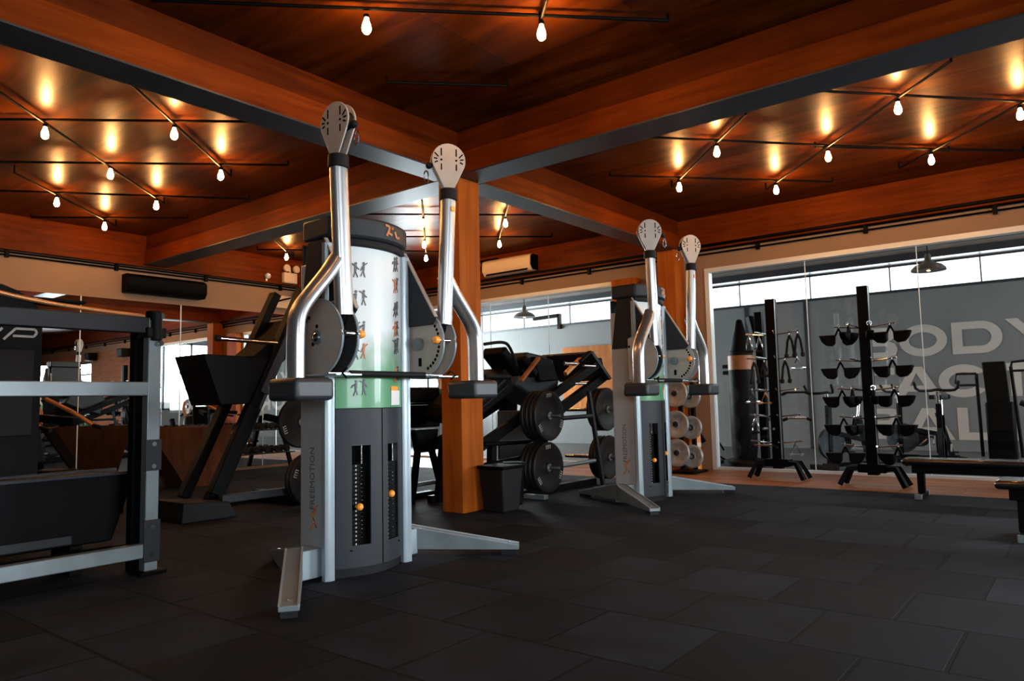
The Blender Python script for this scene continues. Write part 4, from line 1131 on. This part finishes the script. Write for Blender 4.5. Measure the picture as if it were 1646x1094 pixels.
# ------------------------------------------------------------------ dark bench machine with the spray bottle
t = thing('leg_curl_machine', 'black padded machine behind the first cable tower, left of the timber post', 'exercise machine', (5.9, 6.1, 0))
part('top_pad', MB().box((5.60, 5.86, 1.12), (6.06, 6.30, 1.29)), 'pad', t, 0.02)
part('tray', MB().box((5.90, 5.84, 1.095), (6.36, 6.2, 1.118)), 'black', t, 0.004)
part('back_pad', MB().prism([(5.63, 0, 1.09), (6.10, 0, 1.09), (6.10, 0, .84), (5.70, 0, .84)], (0, 5.9, 0), (0, 6.0, 0)), 'pad', t, 0.02)
part('back_pad', MB().prism([(5.72, 0, .82), (6.10, 0, .82), (6.05, 0, .56), (5.78, 0, .56)], (0, 5.92, 0), (0, 6.02, 0)), 'pad', t, 0.02)
part('frame_leg', MB().bar((5.80, 5.97, .58), (5.70, 5.97, .0), .06), 'black', t, 0.004)
part('frame_leg', MB().bar((6.02, 5.97, .58), (6.22, 5.97, .0), .06), 'black', t, 0.004)
part('frame_post', MB().bar((5.66, 6.2, 1.12), (5.60, 6.3, .0), .08), 'gunmetal', t, 0.004)
part('cross_tube', MB().cyl((5.5, 6.0, .20), (6.3, 6.05, .20), .025), 'steelgrey', t)
part('base_beam', MB().box((5.45, 6.25, 0), (6.35, 6.35, .07)), 'black', t, 0.006)
bt = thing('spray_bottle', 'white spray bottle with green liquid beside the timber post', 'spray bottle', (6.16, 5.93, 1.118))
part('bottle', MB().lathe([(.05, 0), (.055, .01), (.055, .16), (.04, .205), (.018, .235), (.018, .25)], (6.16, 5.93, 1.119), seg=20), 'white', bt)
part('label_band', MB().lathe([(.0565, .02), (.0565, .155)], (6.16, 5.93, 1.119), seg=20), 'green', bt, label='green label band')
part('trigger_head', MB().box((6.09, 5.91, 1.385), (6.19, 5.95, 1.43)).cyl((6.16, 5.93, 1.36), (6.16, 5.93, 1.39), .02), 'white', bt, 0.006)
part('trigger', MB().bar((6.11, 5.93, 1.385), (6.12, 5.93, 1.33), .015), 'orange', bt, label='orange trigger')

# ------------------------------------------------------------------ leg press on the left, between the rack and the first tower
t = thing('leg_press_machine', 'black leg press with slanted rail and funnel plate, left of the nearest tower', 'exercise machine', (4.6, 7.4, 0))
part('slant_rail', MB().bar((4.08, 7.30, .14), (5.22, 7.30, 2.50), .10, .13, up=(0, 1, 0)), 'black', t, 0.008)
part('slant_rail', MB().bar((4.08, 7.85, .14), (5.22, 7.85, 2.50), .10, .13, up=(0, 1, 0)), 'black', t, 0.008)
part('guide_tube', MB().cyl((4.30, 7.24, .42), (5.30, 7.24, 2.52), .022), 'gunmetal', t)
part('rail_cover', MB().bar((4.66, 7.22, 1.26), (4.98, 7.22, 1.92), .10, .03, up=(0, 1, 0)), 'gunmetal', t, 0.004)
part('foot_platform', MB().prism([(3.98, 0, 1.68), (4.85, 0, 1.66), (4.68, 0, 1.15), (4.18, 0, 1.14)], (0, 7.28, 0), (0, 7.9, 0)), 'pad', t, 0.01)
part('platform_sweep', MB().prism([(4.6, 0, 1.68), (4.98, 0, 1.98), (5.1, 0, 2.14), (5.02, 0, 1.66), (4.8, 0, 1.45)], (0, 7.33, 0), (0, 7.8, 0)), 'black', t, 0.01)
part('handle_bar', MB().cyl((4.12, 7.22, 1.845), (4.82, 7.22, 1.83), .026, seg=14), 'chrome', t)
part('handle_cap', MB().cyl((4.08, 7.22, 1.847), (4.13, 7.22, 1.846), .036, seg=14), 'matblack', t, 0.004)
part('lower_link', MB().bar((4.12, 7.26, .20), (4.55, 7.26, 1.12), .16, .1, up=(0, 1, 0)), 'black', t, 0.01)
part('base_box', MB().prism([(3.62, 0, .20), (4.10, 0, .16), (4.20, 0, 0), (3.60, 0, 0)], (0, 6.95, 0), (0, 7.5, 0)), 'matblack', t, 0.01)
part('base_beam', MB().box((4.05, 7.0, .14), (5.1, 7.08, .22)), 'gunmetal', t, 0.006)
part('base_beam', MB().box((4.05, 7.8, .0), (5.6, 7.9, .1)), 'black', t, 0.006)
part('base_foot', MB().box((4.95, 7.1, 0), (5.05, 7.9, .14)), 'black', t, 0.006)
part('plate_peg', MB().cyl((5.02, 6.74, .30), (5.02, 7.08, .30), .025), 'chrome', t)
part('peg_bracket', MB().box((4.97, 7.02, .2), (5.07, 7.08, .36)), 'black', t)
part('plate_peg', MB().cyl((5.04, 6.90, .93), (5.04, 7.35, .93), .025), 'chrome', t)
part('upper_frame', MB().bar((4.70, 7.25, 1.0), (5.04, 7.30, .93), .07), 'black', t, 0.004)
gp = 'black weight plates on the leg press'
for k, (x, z, y, l) in enumerate(((5.04, .93, 7.05, 'black weight plate high on the leg press beside the first cable tower'), (5.02, .30, 6.82, 'front black weight plate low on the leg press beside the first cable tower'), (5.02, .30, 6.885, 'second black weight plate low on the leg press, just behind the front one'))):
    make_plate((x, y, z), (0, R(15+40*k), 0), l, gp, r=.29, marks=(k < 2))

# V shaped box standing in for a shape guessed as a mirror reflection
t = thing('tapered_stand_in', 'dark stained wooden box with slanting sides, standing in for a reflection near the mirror', 'stand-in box', (5.7, 10.4, 0))
part('front_board', MB().pxz([(4.75, .85), (6.0, .85), (5.75, 0), (5.3, 0)], 10.1, 10.13), 'darkwood', t)
part('back_board', MB().pxz([(4.75, .85), (6.0, .85), (5.75, 0), (5.3, 0)], 10.7, 10.73), 'darkwood', t)
part('side_board', MB().bar((4.78, 10.42, .85), (5.33, 10.42, .0), .57, .03), 'darkwood', t)
part('side_board', MB().bar((5.97, 10.42, .85), (5.72, 10.42, .0), .57, .03), 'darkwood', t)
# ------------------------------------------------------------------ plate tree behind the second tower
t = thing('plate_tree', 'dark plate tree loaded with pale grey discs behind the second cable tower', 'plate tree', (10.25, 4.75, 0))
part('post', MB().box((10.22, 4.86, .05), (10.28, 4.92, 1.35)), 'black', t, 0.005)
part('post', MB().box((10.22, 4.66, .05), (10.28, 4.72, 1.35)), 'black', t, 0.005)
part('base', MB().box((10.0, 4.6, .0), (10.5, 5.0, .035)), 'black', t, 0.005)
for z in (1.18, .72, .30):
    part('plate_peg', MB().cyl((10.02, 4.89, z), (10.25, 4.89, z), .022), 'chrome', t)
    part('plate_peg', MB().cyl((10.11, 4.69, z-.05), (10.25, 4.69, z-.05), .022), 'chrome', t)
gp = 'pale grey plates on the plate tree'
for z, w_ in ((1.18, 'top'), (.72, 'middle'), (.30, 'bottom')):
    for k, (dy, lab) in enumerate(((.10, 'front'), (-.05, 'rear'))):
        make_plate((10.05+.085*k, 4.69 if k else 4.89, z+(-.05 if k else .0)), (0, 0, R(-90)), '%s pale grey plate on the %s peg of the plate tree' % (lab, w_), gp, r=.205 if k == 0 else .172, th=.04, mat='greyplate', marks=True)
t = thing('foam_roller', 'orange cylinder with a white band standing beside the plate tree', 'roller', (10.64, 4.86, 0))
part('roller_body', MB().lathe([(.0, 0), (.09, 0), (.09, .62), (.0, .62)], (10.64, 4.86, 0), seg=20), 'orange', t)
part('roller_band', MB().lathe([(.093, .36), (.093, .42)], (10.64, 4.86, 0), seg=20), 'white', t, label='white band')
t = thing('wall_hook_bar', 'black slanting bar hooked on the tan wall right of the plate tree', 'wall hook', (XW-.05, 4.9, .5))
part('slanting_bar', MB().bar((XW-.06, 5.02, .78), (XW-.06, 4.78, .42), .06), 'black', t, 0.006)
part('upright_tube', MB().cyl((XW-.05, 5.02, 0), (XW-.05, 5.02, 1.25), .014), 'black', t)

# ------------------------------------------------------------------ accessory towers
HZ1, HZ2 = (.48, .83, 1.17, 1.60, 1.93), (.47, .81, 1.15, 1.50, 1.91)
def acc_tower(loc, label, hz, H=2.42):
    t = thing('accessory_tower', label, 'accessory rack', loc, 'tall accessory towers')
    part('post', MB().box((-.06, -.06, .14), (.06, .06, H)), 'black', t, 0.004, local=True)
    part('edge_strip', MB().box((-.058, -.068, .2), (-.03, -.061, H-.02)), 'steelgrey', t, local=True)
    for sx, sy in ((-1, -1), (-1, 1), (1, -1), (1, 1)):
        part('foot', MB().tube([(sx*.04, sy*.05, .22), (sx*.10, sy*.26, .22), (sx*.14, sy*.36, .02)], .04, seg=4, sq=1), 'black', t, 0.004, local=True)
    part('hub_plate', MB().box((-.10, -.16, .17), (.10, .16, .27)), 'black', t, 0.01, local=True)
    for z in hz:
        for sy in (-1, 1):
            part('hook_arm', MB().cyl((-.04, sy*.05, z), (-.06, sy*.34, z+.03), .009, seg=8), 'chrome', t, local=True)
            part('hook_arm', MB().cyl((-.05, sy*.04, z), (-.32, sy*.12, z+.03), .009, seg=8), 'chrome', t, local=True)
    return t
T1, T2 = (9.95, 3.36), (9.62, 2.12)
acc_tower((T1[0], T1[1], 0), 'left accessory tower, tall black post hung with chrome and black attachments', HZ1)
acc_tower((T2[0], T2[1], 0), 'right accessory tower, tall black post hung with V-shaped saddles, before the lettering', HZ2)

def saddle(loc, rz, label, s=1.0):
    """black V-shaped attachment hanging from a hook"""
    t = thing('cable_attachment', label, 'cable attachment', loc, 'V-shaped attachments on the right accessory tower')
    for k in (-1, 1):
        m = MB().prism([(0, k*.20*s, 0), (0, k*.17*s, -.07*s), (0, k*.13*s, -.11*s), (0, k*.07*s, -.12*s), (0, k*.035*s, -.09*s), (0, k*.03*s, 0)], (-.04, 0, 0), (.04, 0, 0))
        part('cradle', m, 'black', t, 0.012, local=True)
        part('link', MB().bar((0, k*.05*s, -.05), (0, 0, .075), .022, .022), 'black', t, 0.003, local=True)
    part('ring', MB().tube([(.026*math.cos(a), 0, .095+.026*math.sin(a)) for a in [2*PI*i/12 for i in range(13)]], .005, seg=6), 'chrome', t, local=True)
    t.rotation_euler = (0, 0, rz)
rows = [(hz-.069, nm) for hz, nm in zip(HZ2[::-1], ('top', 'second', 'third', 'fourth', 'lowest'))]
for z, nm in rows:
    for sy, sd in ((1, 'left'), (-1, 'right')):
        saddle((T2[0]-.06, T2[1]+sy*.29, z), R(8*sy), 'black V-shaped attachment %s of the post in the %s row of the right accessory tower' % (sd, nm), 1.15)
        if nm in ('third', 'top') or (nm == 'fourth' and sy > 0):
            saddle((T2[0]-.30, T2[1]+sy*.114, z+.002), R(75*sy), 'black attachment hung in front, %s side, %s row of the right accessory tower' % (sd, nm), .85)
def grip(loc, rz, label, kind, mat):
    t = thing('cable_attachment', label, 'cable attachment', loc, 'attachments on the left accessory tower')
    if kind == 'bar':
        part('bar', MB().tube([(0, -.19, -.03), (0, -.12, 0), (0, .12, 0), (0, .19, -.03)], .014, seg=10), mat, t, local=True)
        for k in (-1, 1): part('grip_sleeve', MB().cyl((0, k*.185, -.028), (0, k*.125, -.003), .020), 'matblack', t, local=True)
    elif kind == 'triangle':
        part('frame', MB().tube([(0, 0, .02), (0, -.07, -.12), (0, .07, -.12), (0, 0, .02)], .012, seg=8), mat, t, local=True)
        for k in (-1, 1): part('handle', MB().cyl((-.06, k*.07, -.12), (.06, k*.07, -.12), .017), mat, t, local=True)
    elif kind == 'rope':
        for k in (-1, 1):
            r_ = part('rope', MB().tube([(0, 0, 0), (0, k*.03, -.08), (0, k*.05, -.24)], .016, seg=8), mat, t, local=True)
            part('rope_end', MB().lathe([(.016, 0), (.028, -.01), (.028, -.05), (.012, -.06)], (0, k*.05, -.24), seg=12), 'matblack', r_, local=True)
    elif kind == 'strap':
        part('loop', MB().tube([(0, 0, 0), (0, -.035, -.10), (0, -.045, -.18), (0, .045, -.18), (0, .035, -.10), (0, 0, 0)], .008, seg=6, ry=.014), mat, t, local=True)
        part('handle', MB().cyl((0, -.055, -.185), (0, .055, -.185), .017), 'matblack', t, local=True)
    part('carabiner', MB().tube([(.020*math.cos(a), 0, .035+.030*math.sin(a)) for a in [2*PI*i/12 for i in range(13)]], .005, seg=6), 'chrome', t, local=True)
    t.rotation_euler = (0, 0, rz)
G = [(.27, 1.86, 'strap', 'chrome', 'chrome stirrup handle, outer left, top row'), (.17, 1.86, 'strap', 'chrome', 'chrome stirrup handle, inner left, top row'),
     (-.22, 1.88, 'rope', 'matblack', 'thick black rope, right side, top row'), (-.32, 1.86, 'rope', 'matblack', 'outer black rope, right side, top row'),
     (.22, 1.56, 'rope', 'matblack', 'black rope, left side, second row'), (.12, 1.56, 'strap', 'matblack', 'black strap handle, left side, second row'),
     (-.18, 1.56, 'rope', 'matblack', 'black tricep rope, right side, second row'), (-.30, 1.56, 'triangle', 'chrome', 'chrome row handle, right side, second row'),
     (.26, 1.17, 'triangle', 'chrome', 'chrome close-grip handle, outer left, third row'), (.12, 1.15, 'triangle', 'copper', 'copper coloured close-grip handle, inner left, third row'),
     (-.26, 1.20, 'bar', 'matblack', 'long black bar, right side, third row'), (.24, .80, 'strap', 'chrome', 'chrome handle, outer left, fourth row'),
     (.08, .82, 'triangle', 'chrome', 'chrome double handle, inner left, fourth row'), (-.26, .84, 'bar', 'chrome', 'chrome lat bar, right side, fourth row'),
     (.18, .46, 'bar', 'chrome', 'short chrome bar, left side, lowest row'), (-.22, .50, 'triangle', 'chrome', 'chrome triangle handle, right side, lowest row')]
for dy, z, k, mt, lab in G:
    f = (abs(dy)-.05)/.29; hz = min(HZ1, key=lambda h: abs(h-z-.03))
    grip((T1[0]-.04-.02*f, T1[1]+dy*(1.12 if abs(dy) > .2 else .95), hz+.03*f-.042), 0, lab + ' of the left accessory tower', k, mt)

# ------------------------------------------------------------------ behind the glass
t = thing('punching_bag', 'tall dark cone-topped punching bag with an orange band behind the glass', 'punching bag', (11.75, 4.50, 0))
part('bag', MB().lathe([(.0, .1), (.18, .1), (.205, .3), (.205, 1.75), (.18, 1.85), (.0, 1.87)], (11.75, 4.50, 0), seg=28), 'pad', t)
part('top_cone', MB().lathe([(.17, 1.86), (.05, 2.36), (.03, 2.38), (0, 2.38)], (11.75, 4.50, 0), seg=20), 'black', t)
part('orange_band', MB().lathe([(.208, 1.55), (.208, 1.78)], (11.75, 4.50, 0), seg=28), 'rustpatch', t, label='rust orange band')
part('hanger', MB().bar((12.1, 4.45, 2.45), (12.0, 4.3, 1.9), .10), 'black', t, 0.01)
part('stand_post', MB().box((11.95, 4.20, 0), (12.07, 4.32, 2.5)), 'black', t, 0.006)
part('base', MB().lathe([(0, 0), (.34, 0), (.34, .08), (.2, .12), (0, .12)], (11.75, 4.50, 0), seg=24), 'black', t)

def spin_bike(loc, rz, label, s=1.0, cat='exercise bike'):
    t = thing('exercise_bike', label, cat, loc, 'exercise bikes behind the glass')
    L = dict(local=True)
    def q(*p): return V(p)*s
    for x in (-.50, .50): part('base_foot', MB().box(q(x-.035, -.26, 0), q(x+.035, .26, .07)), 'black', t, 0.01, **L)
    part('main_beam', MB().bar(q(-.5, 0, .06), q(.5, 0, .06), .08*s, .06*s), 'black', t, 0.005, **L)
    part('frame_tube', MB().bar(q(.38, 0, .08), q(.36, 0, .95), .07*s), 'black', t, 0.005, **L)
    part('frame_tube', MB().bar(q(.34, 0, .55), q(-.28, 0, .42), .07*s), 'black', t, 0.005, **L)
    part('frame_tube', MB().bar(q(-.40, 0, .08), q(-.22, 0, .78), .07*s), 'black', t, 0.005, **L)
    part('flywheel', MB().lathe([(.0, -.02), (.16, -.015), (.24, -.03), (.24, .03), (.16, .015), (0, .02)], q(.34, 0, .38), (0, 1, 0), 28), 'gunmetal', t, **L)
    part('seat_post', MB().cyl(q(-.22, 0, .76), q(-.26, 0, 1.0), .022*s), 'chrome', t, **L)
    part('saddle', MB().prism([q(-.40, -.10, 1.0), q(-.40, .10, 1.0), q(-.28, .06, 1.0), q(-.10, .025, 1.0), q(-.10, -.025, 1.0), q(-.28, -.06, 1.0)], (0, 0, 0), (0, 0, .07*s)), 'matblack', t, 0.02, **L)
    part('handle_post', MB().cyl(q(.36, 0, .93), q(.38, 0, 1.12), .024*s), 'chrome', t, **L)
    m = MB().tube([q(.55, -.27, 1.26), q(.50, -.25, 1.14), q(.40, -.10, 1.13), q(.38, 0, 1.15), q(.40, .10, 1.13), q(.50, .25, 1.14), q(.55, .27, 1.26)], .02*s, seg=10, smooth=1)
    part('handlebar', m, 'matblack', t, **L)
    for k, y in ((1, .11), (-1, -.11)):
        cr = part('crank', MB().bar(q(.02, y, .36), q(.02+.12*k, y, .36-.10*k), .025*s, .02*s), 'chrome', t, **L)
        part('pedal', MB().box(q(.02+.12*k-.05, y, .35-.10*k) if k > 0 else q(.02+.12*k-.05, y-.09, .35-.10*k), q(.02+.12*k+.05, y+.09, .37-.10*k) if k > 0 else q(.02+.12*k+.05, y, .37-.10*k)), 'matblack', cr, 0.004, **L)
    part('chain_cover', MB().cyl(q(.05, -.07, .38), q(.05, -.04, .38), .15*s, seg=20), 'black', t, **L)
    t.rotation_euler = (0, 0, rz)
    return t
b1 = spin_bike((11.9, 2.95, 0), R(150), 'black exercise bike behind the glass between the two accessory towers')
copy_tree(b1, (12.2, 1.75, 0), 'black exercise bike facing the camera under the letters, above the long bench', rz=R(185))
copy_tree(b1, (13.6, 2.2, 0), 'black exercise bike partly hidden behind the right accessory tower', rz=R(120))
t = thing('elliptical_trainer', 'slim black upright trainer with curved handles behind the left edge of the right glass', 'elliptical trainer', (11.8, 5.35, 0))
part('handle', MB().tube([(11.8, 5.20, .78), (11.78, 5.12, .95), (11.76, 5.02, 1.12), (11.7, 4.96, 1.16)], .022, seg=8, smooth=1), 'matblack', t)
part('handle', MB().tube([(11.8, 5.34, .75), (11.75, 5.44, .86), (11.72, 5.50, .94)], .022, seg=8, smooth=1), 'matblack', t)
part('console', MB().bar((11.8, 5.22, .80), (11.8, 5.36, .78), .05), 'black', t, 0.006)
part('mast', MB().bar((11.8, 5.32, .02), (11.8, 5.26, .78), .08), 'black', t, 0.006)
part('mast_sleeve', MB().bar((11.75, 5.285, .60), (11.75, 5.275, .72), .09, .07), 'white', t, 0.006, label='white sleeve on the mast')
part('strut', MB().bar((11.8, 5.22, .78), (11.9, 4.92, .22), .03), 'black', t, 0.003)
part('strut', MB().bar((11.8, 5.28, .30), (11.9, 4.86, .04), .03), 'black', t, 0.003)
part('base', MB().box((11.5, 4.98, 0), (12.2, 5.42, .05)), 'black', t, 0.006)

t = thing('upright_trainer', 'tall black exercise machine with two looped handles behind the glass at the right', 'exercise machine', (12.2, 1.05, 0))
part('console_pad', MB().prism([(12.2, .92, 1.52), (12.2, 1.20, 1.52), (12.2, 1.17, .95), (12.2, .90, .95)], (-.05, 0, 0), (.05, 0, 0)), 'pad', t, 0.02)
part('body', MB().box((12.1, .86, .15), (12.4, 1.19, .96)), 'black', t, 0.03)
part('handle_loop', MB().tube([(12.15, 1.27, 1.30), (12.1, 1.27, 1.36), (12.05, 1.50, 1.36), (12.05, 1.52, 1.24), (12.05, 1.46, 1.20), (12.12, 1.27, 1.20)], .018, seg=8), 'matblack', t)
part('handle_loop', MB().tube([(12.15, .86, 1.42), (12.1, .84, 1.50), (12.05, .60, 1.52), (12.05, .56, 1.45), (12.05, .60, 1.38), (12.1, .86, 1.38)], .018, seg=8), 'matblack', t)
part('lever', MB().cyl((12.15, 1.27, 1.36), (12.15, 1.26, .2), .022), 'black', t)
part('lever', MB().cyl((12.15, .86, 1.44), (12.15, .80, .2), .022), 'black', t)
part('side_grip', MB().cyl((12.05, .78, .95), (12.05, .68, .90), .04), 'matblack', t, 0.01)
part('base', MB().box((11.9, .7, 0), (12.9, 1.4, .12)), 'black', t, 0.02)
part('base_post', MB().box((12.2, .95, .1), (12.3, 1.1, .3)), 'steelgrey', t)

# ------------------------------------------------------------------ benches
def bench(loc, label, L=1.35, h=.415, w_=.30):
    t = thing('flat_bench', label, 'bench', loc, 'flat training benches')
    part('seat_pad', MB().box((-w_/2, -L/2, h-.07), (w_/2, L/2, h)), 'benchpad', t, 0.03, seg=3, local=True)
    part('frame_beam', MB().box((-.05, -L/2+.08, h-.16), (.05, L/2-.08, h-.075)), 'black', t, 0.006, local=True)
    for s in (-1, 1):
        part('leg', MB().box((-.035, s*(L/2-.16)-.035, .05), (.035, s*(L/2-.16)+.035, h-.15)), 'black', t, 0.005, local=True)
        part('foot_bar', MB().box((-.22, s*(L/2-.16)-.03, 0.004), (.22, s*(L/2-.16)+.03, .05)), 'black', t, 0.006, local=True)
        for e in (-1, 1): part('foot_cap', MB().box((e*.22-.02, s*(L/2-.16)-.034, 0), (e*.22+.02, s*(L/2-.16)+.034, .054)), 'steelgrey', t, 0.004, local=True)
    return t
bench((8.87, .98, 0), 'long flat black bench standing before the plank floor strip under the lettering')
bn = bench((6.75, -.02, 0), 'near flat black bench end showing at the right edge of the picture', L=1.3, h=.44, w_=.34)

# ------------------------------------------------------------------ equipment seen mostly in the mirror and beyond the rack
def upright_machine(loc, rz, label, tall=1.6, acc='copper'):
    t = thing('weight_machine', label, 'exercise machine', loc, 'dark weight machines near the mirror')
    L = dict(local=True)
    part('frame_post', MB().box((-.05, .3, 0), (.05, .4, tall)), 'black', t, 0.006, **L)
    part('top_beam', MB().bar((0, .35, tall-.05), (0, -.45, tall-.12), .08), 'black', t, 0.006, **L)
    part('base_beam', MB().box((-.05, -.7, 0), (.05, .4, .08)), 'black', t, 0.006, **L)
    part('base_cross', MB().box((-.4, -.72, 0), (.4, -.64, .07)), 'black', t, 0.006, **L)
    part('base_cross', MB().box((-.4, .32, 0), (.4, .42, .07)), 'black', t, 0.006, **L)
    part('stack_housing', MB().box((-.25, .42, .05), (.25, .62, tall-.15)), 'shroud', t, 0.02, **L)
    part('seat', MB().box((-.18, -.35, .42), (.18, .05, .50)), 'pad', t, 0.03, **L)
    part('seat_post', MB().bar((0, -.15, .05), (0, -.15, .42), .07), 'gunmetal', t, 0.004, **L)
    part('back_pad', MB().bar((0, .10, .55), (0, .24, 1.15), .30, .08, up=(0, 1, 0)), 'pad', t, 0.02, **L)
    for s in (-1, 1):
        part('lever_arm', MB().tube([(s*.30, .25, 1.25), (s*.36, -.05, 1.1), (s*.34, -.35, .95)], .025, seg=8), acc, t, **L)
        part('grip', MB().cyl((s*.34, -.35, .95), (s*.34, -.48, .92), .022), 'matblack', t, **L)
    t.rotation_euler = (0, 0, rz)
    return t
u1 = upright_machine((3.0, 8.8, 0), R(25), 'dark seated weight machine with copper levers seen through the steel rack', 1.12)
copy_tree(u1, (3.3, 10.8, 0), 'dark seated weight machine close to the mirror behind the leg press', rz=R(-15))
copy_tree(u1, (7.9, 9.6, 0), 'dark seated weight machine in the far corner behind the first tower', rz=R(200))
copy_tree(u1, (9.4, 7.6, 0), 'dark seated weight machine by the glass, seen past the timber post', rz=R(140))
copy_tree(u1, (1.2, 9.6, 0), 'dark seated weight machine near the mirror at the far left', rz=R(-60))
t = thing('dumbbell_rack', 'low dark rack with two rows of dumbbells in front of the mirror', 'dumbbell rack', (6.9, 11.6, 0))
for x in (5.9, 7.9):
    part('end_frame', MB().bar((x, 11.35, 0), (x, 11.75, .95), .06), 'black', t, 0.004)
for z, y in ((.32, 11.45), (.72, 11.62)):
    part('shelf', MB().box((5.85, y-.13, z-.02), (7.95, y+.13, z)), 'gunmetal', t, 0.004)
def dumbbell(loc, label):
    t = thing('dumbbell', label, 'dumbbell', loc, 'dumbbells on the low rack')
    part('handle', MB().cyl((0, -.06, .06), (0, .06, .06), .016), 'chrome', t, local=True)
    for s in (-1, 1): part('weight_head', MB().lathe([(0, 0), (.055, .0), (.06, .01), (.06, .05), (.05, .06), (0, .06)], (0, s*.055, .06), (0, s, 0), 14), 'matblack', t, local=True)
    return t
db = None
nn = ['first', 'second', 'third', 'fourth', 'fifth', 'sixth', 'seventh', 'eighth', 'ninth', 'tenth']
for z, y, rw in ((.32, 11.45, 'lower'), (.72, 11.62, 'upper')):
    for k in range(10):
        lab = '%s dumbbell from the left on the %s shelf of the low rack' % (nn[k], rw)
        p = (6.0+k*.20, y, z)
        if db is None: db = dumbbell(p, lab)
        else: copy_tree(db, p, lab)
